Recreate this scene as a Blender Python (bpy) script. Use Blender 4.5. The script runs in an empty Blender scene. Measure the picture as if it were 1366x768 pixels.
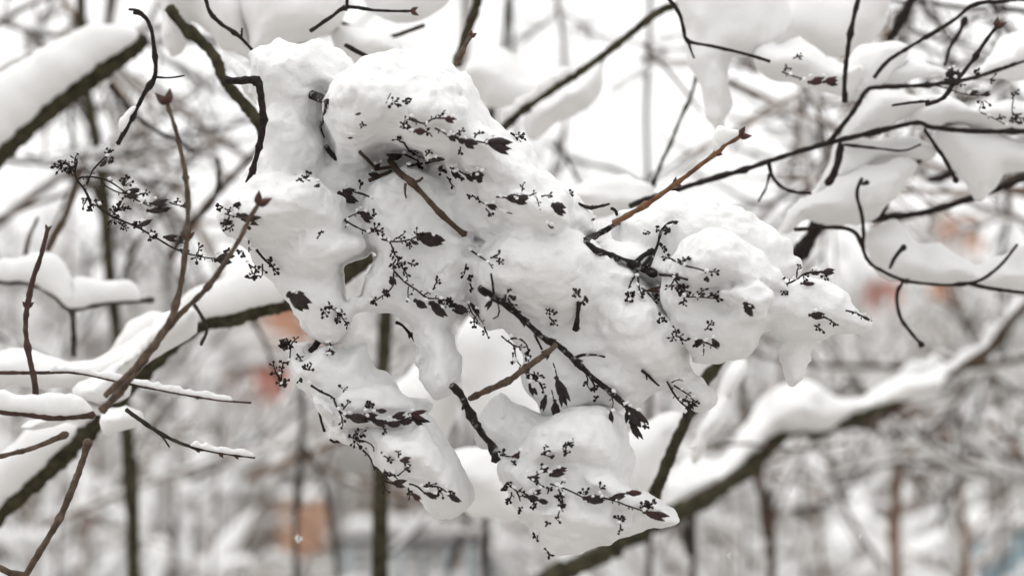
import bpy, math, random
import numpy as np
from mathutils import Vector, Matrix
from mathutils.bvhtree import BVHTree

scene = bpy.context.scene
COL = scene.collection

# ---------------------------------------------------------------- camera, world, sun, exposure
CAM_H = 1.65
LENS = 85.0
K = 36.0 / LENS / 1366.0            # metres per photo pixel at one metre
FOCUS = 1.09
camd = bpy.data.cameras.new("camera")
camd.lens = LENS; camd.sensor_width = 36.0; camd.sensor_fit = 'HORIZONTAL'
camd.clip_start = 0.05; camd.clip_end = 6000
camd.dof.use_dof = True; camd.dof.focus_distance = FOCUS; camd.dof.aperture_fstop = 8.4
camo = bpy.data.objects.new("camera", camd); COL.objects.link(camo)
camo.location = (0, 0, CAM_H); camo.rotation_euler = (math.radians(90), 0, 0)
scene.camera = camo

SUN_EL, SUN_AZ = math.radians(66), math.radians(-50)     # azimuth from +Y towards +X
world = bpy.data.worlds.new("World"); scene.world = world; world.use_nodes = True
wn, wl = world.node_tree.nodes, world.node_tree.links
wn.clear()
sky = wn.new('ShaderNodeTexSky'); sky.sky_type = 'NISHITA'; sky.sun_disc = False
sky.sun_elevation = SUN_EL; sky.sun_rotation = SUN_AZ
sky.air_density = 1.0; sky.dust_density = 6.0; sky.ozone_density = 1.0
hs = wn.new('ShaderNodeHueSaturation'); hs.inputs['Saturation'].default_value = 0.10
mixw = wn.new('ShaderNodeMix'); mixw.data_type = 'RGBA'
mixw.inputs[0].default_value = 0.75
mixw.inputs[7].default_value = (10.25, 10.22, 10.15, 1)          # even grey overcast over the sky
bg = wn.new('ShaderNodeBackground'); bg.inputs['Strength'].default_value = 0.12
wo = wn.new('ShaderNodeOutputWorld')
wl.new(sky.outputs[0], hs.inputs['Color']); wl.new(hs.outputs[0], mixw.inputs[6])
wl.new(mixw.outputs[2], bg.inputs['Color']); wl.new(bg.outputs[0], wo.inputs['Surface'])

sund = bpy.data.lights.new("sun", 'SUN'); sund.energy = 0.5; sund.angle = math.radians(50)
sund.color = (1.0, 0.98, 0.95)
suno = bpy.data.objects.new("sun", sund); COL.objects.link(suno)
sd = Vector((math.sin(SUN_AZ) * math.cos(SUN_EL), math.cos(SUN_AZ) * math.cos(SUN_EL), math.sin(SUN_EL)))
suno.rotation_euler = sd.to_track_quat('Z', 'Y').to_euler()
suno.location = (0, 0, 6)

vs = scene.view_settings
vs.view_transform = 'Standard'; vs.look = 'None'; vs.gamma = 1.0; vs.use_curve_mapping = False
vs.exposure = 0.31
scene.cycles.use_denoising = True
scene.cycles.max_bounces = 8; scene.cycles.diffuse_bounces = 5; scene.cycles.glossy_bounces = 2
scene.cycles.caustics_reflective = False; scene.cycles.caustics_refractive = False

# ---------------------------------------------------------------- materials
def mat(name, c1, c2, scale=40.0, rough=0.7, spec=0.3, bump=0.0, bscale=None, c3=None, sss=0.0, stretch=(1, 1, 1), p=(0.35, 0.65)):
    m = bpy.data.materials.new(name); m.use_nodes = True
    n, l = m.node_tree.nodes, m.node_tree.links
    b = n['Principled BSDF']
    tc = n.new('ShaderNodeTexCoord'); mp = n.new('ShaderNodeMapping')
    mp.inputs['Scale'].default_value = stretch
    l.new(tc.outputs['Object'], mp.inputs['Vector'])
    nz = n.new('ShaderNodeTexNoise'); nz.inputs['Scale'].default_value = scale; nz.inputs['Detail'].default_value = 6
    l.new(mp.outputs[0], nz.inputs['Vector'])
    cr = n.new('ShaderNodeValToRGB')
    cr.color_ramp.elements[0].position = p[0]; cr.color_ramp.elements[0].color = (*c1, 1)
    cr.color_ramp.elements[1].position = p[1]; cr.color_ramp.elements[1].color = (*c2, 1)
    if c3:
        e = cr.color_ramp.elements.new(min(0.95, p[1] + 0.14)); e.color = (*c3, 1)
    l.new(nz.outputs['Fac'], cr.inputs['Fac']); l.new(cr.outputs['Color'], b.inputs['Base Color'])
    b.inputs['Roughness'].default_value = rough
    b.inputs['Specular IOR Level'].default_value = spec
    if sss:
        b.inputs['Subsurface Weight'].default_value = sss
        b.inputs['Subsurface Radius'].default_value = (1.0, 0.95, 0.9)
        b.inputs['Subsurface Scale'].default_value = 0.004
    if bump:
        n2 = n.new('ShaderNodeTexNoise'); n2.inputs['Scale'].default_value = bscale or scale * 4; n2.inputs['Detail'].default_value = 8
        n2.inputs['Roughness'].default_value = 0.7
        l.new(mp.outputs[0], n2.inputs['Vector'])
        bp = n.new('ShaderNodeBump'); bp.inputs['Strength'].default_value = bump; bp.inputs['Distance'].default_value = 0.004
        l.new(n2.outputs['Fac'], bp.inputs['Height']); l.new(bp.outputs[0], b.inputs['Normal'])
    return m

M = {
 'snow':   mat('snow', (.83, .83, .825), (.89, .89, .885), 22, .75, .18, .45, 540, sss=.10),
 'snowbg': mat('snow_background', (.78, .777, .77), (.86, .857, .85), 9, .8, .15, .25, 90),
 'ground': mat('snow_ground', (.16, .13, .105), (.62, .61, .60), 1.6, .85, .1, .4, 6, p=(.40, .60)),  # earth and litter patches; snow tone also lowered to stand in for thicket shade
 'bark':   mat('mossy_bark', (.032, .027, .016), (.092, .080, .044), 130, .85, .2, .9, 700, c3=(.09, .088, .036)),
 'barkg':  mat('grey_bark', (.032, .026, .021), (.085, .070, .056), 150, .85, .2, .8, 700),
 'bark2':  mat('brown_bark', (.045, .029, .020), (.125, .085, .058), 120, .8, .25, .6, 600),
 'dark':   mat('dark_bark', (.011, .007, .0055), (.042, .028, .021), 420, .75, .3, .9, 1500, c3=(.07, .06, .052)),
 'flecked': mat('flecked_bark', (.008, .006, .005), (.035, .026, .020), 300, .75, .3, .9, 1500, c3=(.62, .62, .61), p=(.30, .56)),
 'red':    mat('red_brown_bark', (.095, .038, .015), (.21, .098, .042), 260, .55, .4, .5, 1200, c3=(.26, .15, .085)),
 'pink':   mat('pale_brown_bark', (.058, .038, .025), (.135, .094, .066), 240, .65, .3, .5, 1100, c3=(.22, .17, .145)),
 'twigr':  mat('dark_red_brown_bark', (.040, .020, .015), (.085, .046, .036), 240, .65, .3, .5, 1100, c3=(.14, .09, .075)),
 'bud':    mat('red_bud', (.030, .010, .007), (.085, .028, .016), 420, .5, .4, .4, 1500),
 'caps':   mat('dark_capsule', (.010, .006, .005), (.040, .023, .018), 380, .5, .45, .7, 1600, c3=(.085, .055, .045)),
 'capsr':  mat('reddish_capsule', (.020, .007, .006), (.060, .020, .016), 380, .55, .4, .5, 1600),
 'stalk':  mat('seed_stalk', (.010, .006, .005), (.034, .020, .016), 500, .7, .3, .5, 1800),
 'thicket': mat('thicket_bark', (.095, .058, .038), (.23, .150, .106), 30, .9, .1),
 'brick':  mat('orange_brick', (.50, .27, .18), (.60, .35, .25), 3, .9, .1),
 'brickr': mat('red_brick', (.45, .19, .15), (.55, .26, .21), 3, .9, .1),
 'glass':  mat('window_glass', (.05, .055, .06), (.09, .095, .10), 2, .15, .5),
 'white':  mat('white_paint', (.70, .70, .68), (.78, .78, .76), 5, .6, .3),
 'blue':   mat('pale_blue_paint', (.34, .47, .53), (.41, .54, .60), 4, .6, .3),
 'fence':  mat('pale_grey_paint', (.42, .46, .49), (.52, .56, .58), 4, .7, .2),
 'orange': mat('orange_brown_board', (.52, .31, .21), (.62, .40, .29), 7, .7, .2),
 'metal':  mat('dark_metal', (.03, .03, .032), (.06, .06, .06), 20, .5, .4),
}

# ---------------------------------------------------------------- helpers
def P(x, y, d):
    return Vector(((x - 683.0) * K * d, d, CAM_H + (384.0 - y) * K * d))

class MB:
    def __init__(s): s.v = []; s.f = []
    def add(s, vs, fs):
        o = len(s.v); s.v.extend([tuple(p) for p in vs]); s.f.extend([tuple(i + o for i in f) for f in fs])
    def build(s, name, m, parent=None, origin=None, smooth=True):
        me = bpy.data.meshes.new(name)
        off = Vector(origin) if origin is not None else Vector((0, 0, 0))
        vv = [(a[0] - off.x, a[1] - off.y, a[2] - off.z) for a in s.v]
        me.from_pydata(vv, [], s.f); me.update()
        if smooth: me.shade_smooth()
        me.materials.append(m)
        o = bpy.data.objects.new(name, me); COL.objects.link(o)
        o.location = off
        if parent is not None:
            o.parent = parent; o.location = off - parent.location
        return o

def tag(o, label=None, cat=None, group=None, kind=None):
    if label: o['label'] = label
    if cat: o['category'] = cat
    if group: o['group'] = group
    if kind: o['kind'] = kind
    return o

def empty(name, loc, label, cat, group=None):
    o = bpy.data.objects.new(name, None); COL.objects.link(o)
    o.location = loc; o.empty_display_size = .01
    return tag(o, label, cat, group)

def catmull(pts, n):
    p = [np.array(q, float) for q in pts]
    if len(p) == 2:
        return [p[0] + (p[1] - p[0]) * t for t in np.linspace(0, 1, n)]
    p = [2 * p[0] - p[1]] + p + [2 * p[-1] - p[-2]]
    L = [np.linalg.norm(p[i + 1] - p[i]) for i in range(1, len(p) - 2)]
    cum = np.concatenate([[0], np.cumsum(L)]); out = []
    for s in np.linspace(0, cum[-1], n):
        i = min(len(L) - 1, int(np.searchsorted(cum, s, 'right') - 1)); t = (s - cum[i]) / max(L[i], 1e-9)
        a, b, c, d = p[i:i + 4]
        out.append(.5 * (2 * b + (c - a) * t + (2 * a - 5 * b + 4 * c - d) * t * t + (3 * b - a - 3 * c + d) * t ** 3))
    return out

def frames(pts):
    T = []
    for i in range(len(pts)):
        d = pts[min(i + 1, len(pts) - 1)] - pts[max(i - 1, 0)]
        T.append(d.normalized() if d.length > 1e-12 else Vector((0, 0, 1)))
    u = T[0].orthogonal().normalized(); fr = []
    for t in T:
        u = (u - t * u.dot(t)); u = u.normalized() if u.length > 1e-9 else t.orthogonal().normalized()
        fr.append((t, u, t.cross(u)))
    return fr

def tube(mb, pts, radii, seg=8, rng=None, rough=.0):
    pts = [Vector(p) for p in pts]; fr = frames(pts); vs = []; fs = []
    for (p, r, (t, u, w)) in zip(pts, radii, fr):
        for k in range(seg):
            a = 2 * math.pi * k / seg
            rr = r * (1 + (rng.uniform(-rough, rough) if rng and rough else 0))
            vs.append(p + (u * math.cos(a) + w * math.sin(a)) * rr)
    n = len(pts)
    for i in range(n - 1):
        for k in range(seg):
            k2 = (k + 1) % seg
            fs.append((i * seg + k, i * seg + k2, (i + 1) * seg + k2, (i + 1) * seg + k))
    a = len(vs); vs.append(pts[0] - fr[0][0] * radii[0] * .4); vs.append(pts[-1] + fr[-1][0] * radii[-1] * .6)
    for k in range(seg):
        k2 = (k + 1) % seg
        fs.append((a, k2, k)); fs.append((a + 1, (n - 1) * seg + k, (n - 1) * seg + k2))
    mb.add(vs, fs)

def n1(x, seed):                     # smooth 1-d noise
    i = math.floor(x); f = x - i; f = f * f * (3 - 2 * f)
    h = lambda j: (math.sin((j * 127.1 + seed * 311.7)) * 43758.5453) % 1.0
    return h(i) * (1 - f) + h(i + 1) * f

def capsnow(mb, pts, radii, h, w=None, seed=1, seg=12, lump=.35, ends=(1, 1), lumpfreq=1.1):
    """snow lying along a branch: a lumpy loaf resting on the upper side"""
    pts = [Vector(p) for p in pts]; w = w or h * .85
    n = len(pts); cum = [0]
    for i in range(1, n): cum.append(cum[-1] + (pts[i] - pts[i - 1]).length)
    tot = cum[-1]; vs = []; fs = []
    for i in range(n):
        t = (pts[min(i + 1, n - 1)] - pts[max(i - 1, 0)]).normalized()
        up = Vector((0, 0, 1)); up = up - t * up.dot(t)
        if up.length < 1e-4: up = t.orthogonal()
        steep = min(1.0, up.length); up = up.normalized(); side = t.cross(up)
        e = 1.0
        if ends[0]: e *= math.sqrt(max(0, 1 - (1 - min(1, cum[i] / (h * 1.2))) ** 2))
        if ends[1]: e *= math.sqrt(max(0, 1 - (1 - min(1, (tot - cum[i]) / (h * 1.2))) ** 2))
        e = max(e, .03)
        q = cum[i] / h * lumpfreq
        hh = h * e * (1 - lump + 2 * lump * n1(q, seed)) * (.45 + .55 * steep)
        ww = w * e * (1 - lump * .6 + 1.2 * lump * n1(q * 1.3, seed + 9))
        c = pts[i] + up * (radii[i] * .3 + hh * .42)
        for k in range(seg):
            a = 2 * math.pi * k / seg
            ca, sa = math.cos(a), math.sin(a)
            j = 1 + .16 * (n1(q * 3 + k * 7.3, seed + 31) - .5)
            y = sa * hh * .58 if sa > 0 else sa * hh * .46
            vs.append(c + side * (ca * ww * .5 * j) + up * (y * j) + side * ((n1(q * .9, seed + 5) - .5) * .2 * ww))
    for i in range(n - 1):
        for k in range(seg):
            k2 = (k + 1) % seg
            fs.append((i * seg + k, i * seg + k2, (i + 1) * seg + k2, (i + 1) * seg + k))
    fs.append(tuple(range(seg))[::-1]); fs.append(tuple((n - 1) * seg + k for k in range(seg)))
    mb.add(vs, fs)

def ellip(mb, c, axis, length, width, flat=1.0, seg=9, rings=8, tip=1.6, side=None, rng=None, jit=0.0):
    """pointed drop: base at c, grows along axis"""
    axis = Vector(axis).normalized(); u = Vector(side) if side is not None else axis.orthogonal()
    u = (u - axis * u.dot(axis)).normalized(); w = axis.cross(u); vs = []; fs = []
    for i in range(rings + 1):
        t = i / rings
        r = math.sin(math.pi * t ** (1 / tip * 1.05) if t > 0 else 0) if t < 1 else 0
        r = max(0.02, abs(r)) * width * .5
        for k in range(seg):
            a = 2 * math.pi * k / seg
            j = 1 + (rng.uniform(-jit, jit) if rng else 0)
            vs.append(Vector(c) + axis * (length * t) + u * (math.cos(a) * r * j) + w * (math.sin(a) * r * flat * j))
    for i in range(rings):
        for k in range(seg):
            k2 = (k + 1) % seg
            fs.append((i * seg + k, i * seg + k2, (i + 1) * seg + k2, (i + 1) * seg + k))
    fs.append(tuple(range(seg))[::-1]); fs.append(tuple(rings * seg + k for k in range(seg)))
    mb.add(vs, fs)

def box(mb, x0, x1, y0, y1, z0, z1):
    vs = [(x, y, z) for z in (z0, z1) for y in (y0, y1) for x in (x0, x1)]
    mb.add(vs, [(0, 2, 3, 1), (4, 5, 7, 6), (0, 1, 5, 4), (2, 6, 7, 3), (0, 4, 6, 2), (1, 3, 7, 5)])

# ---- snow bodies: signed distance fields turned into meshes by surface nets
def noise3(shape, origin, h, scale, rs):
    o = np.random.RandomState(rs); ax = []
    for d in range(3):
        c = (origin[d] + np.arange(shape[d]) * h) / scale
        c = c - math.floor(c[0]); i = np.floor(c).astype(int); f = c - i; f = f * f * (3 - 2 * f); ax.append((i, f))
    R = o.uniform(-1, 1, size=tuple(int(a[0].max()) + 2 for a in ax))
    (ix, fx), (iy, fy), (iz, fz) = ax
    A = R[ix] * (1 - fx)[:, None, None] + R[ix + 1] * fx[:, None, None]
    A = A[:, iy] * (1 - fy)[None, :, None] + A[:, iy + 1] * fy[None, :, None]
    return (A[:, :, iz] * (1 - fz) + A[:, :, iz + 1] * fz).astype(np.float32)

def sdpoly(X, Z, poly):
    px = np.array(poly, float); d = np.full(X.shape, 1e9); s = np.ones(X.shape)
    n = len(px); j = n - 1
    for i in range(n):
        ex, ez = px[j] - px[i]; wx = X - px[i][0]; wz = Z - px[i][1]
        t = np.clip((wx * ex + wz * ez) / (ex * ex + ez * ez + 1e-18), 0, 1)
        bx = wx - ex * t; bz = wz - ez * t; d = np.minimum(d, bx * bx + bz * bz)
        c1 = Z >= px[i][1]; c2 = Z < px[j][1]; c3 = ex * wz > ez * wx
        flip = (c1 & c2 & c3) | (~c1 & ~c2 & ~c3); s = np.where(flip, -s, s); j = i
    return s * np.sqrt(d)

def smooth_poly(poly, n=None):
    p = [np.array(q, float) for q in poly]; out = []; N = len(p)
    for i in range(N):
        a, b, c, d = p[i - 1], p[i], p[(i + 1) % N], p[(i + 2) % N]
        for t in (0, .34, .67):
            out.append(.5 * (2 * b + (c - a) * t + (2 * a - 5 * b + 4 * c - d) * t * t + (3 * b - a - 3 * c + d) * t ** 3))
    return out

def surface_nets(F, org, h):
    S = F < 0; nx, ny, nz = F.shape
    C = np.zeros((nx - 1, ny - 1, nz - 1), np.int16); A = np.zeros((nx - 1, ny - 1, nz - 1, 3), np.float32)
    edges = []
    for ax in range(3):
        s0 = [slice(None)] * 3; s1 = [slice(None)] * 3; s0[ax] = slice(0, -1); s1[ax] = slice(1, None)
        f0, f1 = F[tuple(s0)], F[tuple(s1)]; cr = S[tuple(s0)] != S[tuple(s1)]
        idx = np.argwhere(cr); t = f0[cr] / (f0[cr] - f1[cr])
        pos = idx.astype(np.float32); pos[:, ax] += t
        o1, o2 = [a for a in range(3) if a != ax]
        for da in (0, -1):
            for db in (0, -1):
                ci = idx.copy(); ci[:, o1] += da; ci[:, o2] += db
                ok = (ci[:, o1] >= 0) & (ci[:, o2] >= 0) & (ci[:, o1] < C.shape[o1]) & (ci[:, o2] < C.shape[o2])
                c = ci[ok]; np.add.at(C, (c[:, 0], c[:, 1], c[:, 2]), 1); np.add.at(A, (c[:, 0], c[:, 1], c[:, 2]), pos[ok])
        ins = S[tuple(s0)][cr]; edges.append((ax, o1, o2, idx, ins))
    act = C > 0; ids = np.full(C.shape, -1, np.int64); ids[act] = np.arange(act.sum())
    V = A[act] / C[act][:, None]; V = V * h + np.array(org, np.float32)
    Q = []
    for ax, o1, o2, idx, ins in edges:
        ok = (idx[:, o1] > 0) & (idx[:, o2] > 0) & (idx[:, o1] < C.shape[o1]) & (idx[:, o2] < C.shape[o2])
        idx = idx[ok]; ins = ins[ok]; q = []
        for da, db in ((-1, -1), (0, -1), (0, 0), (-1, 0)):
            c = idx.copy(); c[:, o1] += da; c[:, o2] += db; q.append(ids[c[:, 0], c[:, 1], c[:, 2]])
        q = np.stack(q, 1); fl = ins if ax != 1 else ~ins
        q[~fl] = q[~fl][:, ::-1]; Q.append(q)
    return V, np.concatenate(Q)

def np_mesh(name, V, Q, m):
    me = bpy.data.meshes.new(name)
    me.vertices.add(len(V)); me.vertices.foreach_set('co', V.astype(np.float32).ravel())
    me.loops.add(Q.size); me.loops.foreach_set('vertex_index', Q.astype(np.int32).ravel())
    me.polygons.add(len(Q)); me.polygons.foreach_set('loop_start', np.arange(0, Q.size, 4, dtype=np.int32))
    me.update(calc_edges=True); me.validate(); me.shade_smooth(); me.materials.append(m)
    return me

SNOWV, SNOWF = [], []
def snow_body(name, label, cat, lobes, h=.00125, k=.0042, amp=(.0034, .0004, .0004, .0007), scl=(.040, .013, .0055, .0026), rs=1, billow=((.0012, .026), (.0008, .0066)), rough=1.1, rk=.72, m=None, group=None, surf=False, name_parent=None):
    """lobes: (outline in photo px, depth m, half thickness m, rounding m, lean_y, lean_x)"""
    polys = []
    for lb in lobes:
        poly, D, T, R = lb[:4]; cut = T < 0; T = abs(T); lean = lb[4] if len(lb) > 4 else 0.0; leanx = lb[5] if len(lb) > 5 else 0.0
        pm = [((x - 683) * K * D, CAM_H + (384 - y) * K * D) for x, y in poly]
        polys.append((smooth_poly(pm), D, T, R * rk, lean, leanx, cut))
    pad = .012
    mn = np.array([min(p[0] for q in polys for p in q[0]) - pad, min(q[1] - q[2] * 1.2 for q in polys) - .03, min(p[1] for q in polys for p in q[0]) - pad])
    mx = np.array([max(p[0] for q in polys for p in q[0]) + pad, max(q[1] + q[2] * 1.2 for q in polys) + .03, max(p[1] for q in polys for p in q[0]) + pad])
    shp = tuple(int(math.ceil((b - a) / h)) + 1 for a, b in zip(mn, mx))
    xs = mn[0] + np.arange(shp[0]) * h; ys = mn[1] + np.arange(shp[1]) * h; zs = mn[2] + np.arange(shp[2]) * h
    X, Z = np.meshgrid(xs, zs, indexing='ij')
    w1 = noise3((shp[0], 1, shp[2]), mn, h, scl[0] * .6, rs + 50)[:, 0] * amp[0] * .8
    w2 = noise3((shp[0], 1, shp[2]), mn, h, scl[0] * .6, rs + 51)[:, 0] * amp[0] * .8
    for a2, s2, i2 in ((.0022, .012, 60), (.0011, .0048, 70)):
        w1 = w1 + noise3((shp[0], 1, shp[2]), mn, h, s2, rs + i2)[:, 0] * a2 * rough
        w2 = w2 + noise3((shp[0], 1, shp[2]), mn, h, s2, rs + i2 + 1)[:, 0] * a2 * rough
    F = np.full(shp, 1.0, np.float32)
    for poly, D, T, R, lean, leanx, cut in polys:
        sd = sdpoly(X + w1, Z + w2, poly)
        cz = np.mean([p[1] for p in poly]); cx = np.mean([p[0] for p in poly])
        u = np.maximum(sd + R, 0) / R
        yc = D + lean * (Z - cz) + leanx * (X - cx)
        v = (ys[None, :, None] - yc[:, None, :]) / T
        f = ((np.sqrt(u[:, None, :] ** 2 + v * v) - 1) * min(R, T)).astype(np.float32)
        if cut:
            kk = k * 1.5; g = np.maximum(kk - np.abs(F + f), 0) / kk
            F = np.maximum(F, -f) + g * g * kk * .25
        else:
            g = np.maximum(k - np.abs(F - f), 0) / k
            F = np.minimum(F, f) - g * g * k * .25
    for a, s, i in zip(amp, scl, range(9)):
        F += noise3(shp, mn, h, s, rs * 7 + i) * a
    for i, (a, s) in enumerate(billow):          # puffs with creases between them
        F -= (np.abs(noise3(shp, mn, h, s, rs * 11 + 90 + i)) - .3) * a
    V, Q = surface_nets(F, mn, h)
    if surf:
        SNOWF.append(Q + sum(len(a) for a in SNOWV)); SNOWV.append(V)
    c = V.mean(0).astype(np.float64); c[2] = V[:, 2].min()
    o = bpy.data.objects.new(name, np_mesh(name, V - c, Q, m or M['snow'])); COL.objects.link(o)
    o.location = c
    return tag(o, label, cat, group)
# ---------------------------------------------------------------- ground
def ground():
    g = np.concatenate([-np.geomspace(3000, 1, 45), np.linspace(-.9, .9, 7), np.geomspace(1, 3000, 45)])
    gy = g; vs = []; n = len(g)
    for y in gy:
        for x in g:
            r = math.hypot(x, y)
            z = .10 * math.sin(x * .7 + 1.3) * math.cos(y * .55) + .06 * math.sin(x * 1.9 + y * 1.3)
            z = z * min(1, r / 3) + (0 if r < 60 else min(6.0, (r - 60) * .004) * math.sin(x * .004 + 1) ** 2)
            vs.append((x, y, z))
    mb = MB(); mb.add(vs, [(j * n + i, j * n + i + 1, (j + 1) * n + i + 1, (j + 1) * n + i) for j in range(n - 1) for i in range(n - 1)])
    tag(mb.build('ground', M['ground']), 'flat ground under a thick cover of fresh snow', None, None, 'structure')
ground()

# ---------------------------------------------------------------- the main snow load on the lilac branches (in focus)
F0 = 1.09
snow_body('snow_clump', 'largest heap of fresh snow draped over the lilac branches in the middle', 'snow clump', [
  ([(350,88),(398,62),(438,54),(468,88),(478,140),(470,200),(446,255),(400,300),(345,300),(305,278),(332,238),(356,188),(348,130)], F0+.026, .034, .026, -.35),
  ([(370,160),(420,160),(500,190),(620,210),(700,260),(760,300),(700,340),(620,330),(560,300),(480,300),(430,280),(400,240)], F0+.020, .020, .016, -.2),
  ([(356,170),(400,156),(440,180),(450,220),(410,240),(365,225)], F0+.006, .022, .020, -.4),
  ([(430,128),(468,92),(510,82),(565,86),(604,94),(628,116),(645,146),(680,180),(704,198),(722,216),(748,240),(778,264),(800,290),(790,325),(700,330),(640,290),(590,240),(545,208),(490,235),(446,215),(426,160)], F0+.004, .040, .034, -.35),
  ([(470,112),(540,92),(600,100),(636,150),(648,196),(610,214),(560,200),(520,200),(476,190),(456,150)], F0-.022, .034, .030, -.45),
  ([(520,140),(560,122),(610,130),(640,180),(650,212),(610,212),(566,204),(530,184)], F0-.040, .022, .022, -.5),
  ([(600,180),(650,170),(690,205),(740,244),(764,275),(724,288),(670,268),(620,230)], F0-.026, .026, .024, -.6),
  ([(508,236),(540,218),(588,218),(612,250),(636,300),(628,350),(622,400),(611,440),(607,500),(590,521),(566,502),(552,455),(530,424),(497,416),(474,404),(494,340),(484,290),(492,256)], F0-.008, .022, .016, .05),
  ([(596,220),(640,226),(690,270),(700,316),(650,324),(620,300)], F0-.010, .024, .022, -.3),
  ([(640,236),(700,240),(752,264),(768,298),(740,326),(690,318),(650,290),(632,262)], F0-.012, .026, .022, -.6),
  ([(690,262),(740,268),(764,295),(742,312),(700,300)], F0-.036, .018, .018, -.5),
  ([(616,338),(690,305),(760,300),(800,322),(850,366),(900,398),(934,440),(925,488),(950,518),(952,546),(922,550),(890,520),(850,540),(800,545),(760,560),(722,552),(704,512),(694,472),(664,442),(628,424),(612,380)], F0+.008, .032, .026, -.35),
  ([(640,348),(690,322),(756,322),(800,352),(818,400),(780,436),(720,424),(672,400),(640,380)], F0-.022, .024, .024, -.5),
  ([(800,410),(850,402),(900,436),(914,490),(880,508),(822,490),(790,450)], F0-.014, .020, .020, -.5),
  ([(700,425),(745,440),(800,470),(850,520),(800,540),(750,545),(716,500)], F0-.004, .018, .020, -.2),
  ([(304,274),(340,242),(398,226),(448,262),(492,294),(497,350),(470,362),(482,418),(462,452),(418,452),(392,418),(368,384),(338,352),(312,312)], F0+.002, .028, .026, -.35),
  ([(318,278),(356,250),(404,236),(446,264),(462,300),(420,325),(360,325),(322,306)], F0-.026, .026, .024, -.5),
  ([(400,312),(450,300),(486,326),(466,358),(430,376),(392,352)], F0-.026, .018, .016, -.4),
  ([(395,380),(440,366),(474,384),(470,430),(440,448),(404,420)], F0-.014, .016, .016, -.2),
  # hollows under the overhangs
  ([(494,204),(520,194),(538,206),(528,220),(502,222)], F0-.030, -.026, .010),
  ([(426,124),(436,130),(438,160),(434,190),(440,215),(430,216),(424,180)], F0-.012, -.022, .008),
  ([(610,240),(636,256),(660,290),(650,300),(632,288)], F0-.034, -.010, .008),
  ([(458,352),(492,336),(488,372),(470,400),(462,380)], F0-.010, -.040, .014),
  ([(855,350),(875,356),(895,392),(905,420),(888,412),(870,380)], F0-.020, -.03, .01),
], rs=3, surf=True)
snow_body('snow_clump', 'domed snow heap right of centre with a tongue of snow hanging under it', 'snow clump', [
  ([(818,300),(866,280),(915,272),(962,277),(1010,287),(1044,305),(1054,332),(1052,346),(1064,352),(1050,380),(980,420),(905,404),(850,372)], F0+.038, .032, .028, -.4),
  ([(884,366),(910,330),(936,310),(968,311),(1006,338),(1044,370),(1050,392),(1000,408),(940,402),(900,396)], F0-.020, .036, .030, -.5),
  ([(888,384),(940,380),(1000,392),(1062,402),(1022,432),(1002,462),(962,482),(926,482),(902,444)], F0-.014, .026, .024, -.2),
  ([(940,392),(1000,380),(1040,398),(1010,430),(960,430)], F0-.044, .016, .018, -.4),
  ([(1000,396),(1056,378),(1100,388),(1132,412),(1161,426),(1142,444),(1092,456),(1040,447)], F0-.014, .018, .016, -.3),
  ([(1024,420),(1058,404),(1094,436),(1088,464),(1072,498),(1053,512),(1041,480)], F0+.002, .012, .013, 0),
  ([(800,320),(850,330),(900,360),(900,400),(850,380),(810,350)], F0+.012, .02, .02, -.3),
  ([(905,410),(925,402),(985,412),(975,424),(925,424)], F0-.050, -.014, .008),
], rs=11, surf=True)
snow_body('snow_clump', 'lower left snow lobe hanging under the seed heads with a smooth rounded end', 'snow clump', [
  ([(386,452),(404,468),(426,456),(452,464),(482,450),(500,482),(522,505),(540,532),(570,536),(562,558),(500,574),(442,558),(410,532),(386,500)], F0+.006, .024, .018, -.2),
  ([(382,456),(410,450),(416,470),(438,484),(420,502),(390,492)], F0+.008, .014, .012, 0),
  ([(420,528),(470,540),(540,546),(580,564),(612,602),(630,640),(638,676),(612,699),(576,692),(553,662),(512,634),(490,600),(450,582),(428,560)], F0-.010, .032, .026, -.35),
  ([(500,590),(560,570),(600,610),(620,660),(600,680),(560,650)], F0-.026, .024, .026, -.4),
  ([(450,522),(500,514),(542,530),(552,552),(505,566),(456,550)], F0-.022, .018, .014, -.4),
  ([(440,562),(470,568),(520,574),(545,570),(520,580),(460,576)], F0-.036, -.012, .006),
], rs=23, surf=True)
snow_body('snow_clump', 'lower right snow heap with a rounded dome, its pointed end over a dark blurred branch', 'snow clump', [
  ([(626,556),(664,520),(720,552),(790,540),(830,560),(846,602),(840,642),(800,642),(700,642),(660,612),(636,590)], F0+.014, .032, .026, -.4),
  ([(690,600),(730,556),(775,543),(815,556),(838,596),(826,632),(760,640),(700,630)], F0-.022, .030, .028, -.55),
  ([(664,610),(702,600),(800,610),(850,642),(888,668),(903,690),(880,702),(840,713),(800,731),(737,744),(711,716),(690,682),(668,642)], F0-.008, .030, .024, -.35),
  ([(690,668),(740,660),(800,668),(860,690),(800,716),(745,724),(712,700)], F0-.028, .020, .020, -.5),
  ([(780,636),(830,636),(866,664),(884,682),(850,680),(800,660)], F0-.036, .012, .012, -.4),
], rs=31, surf=True)

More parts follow.
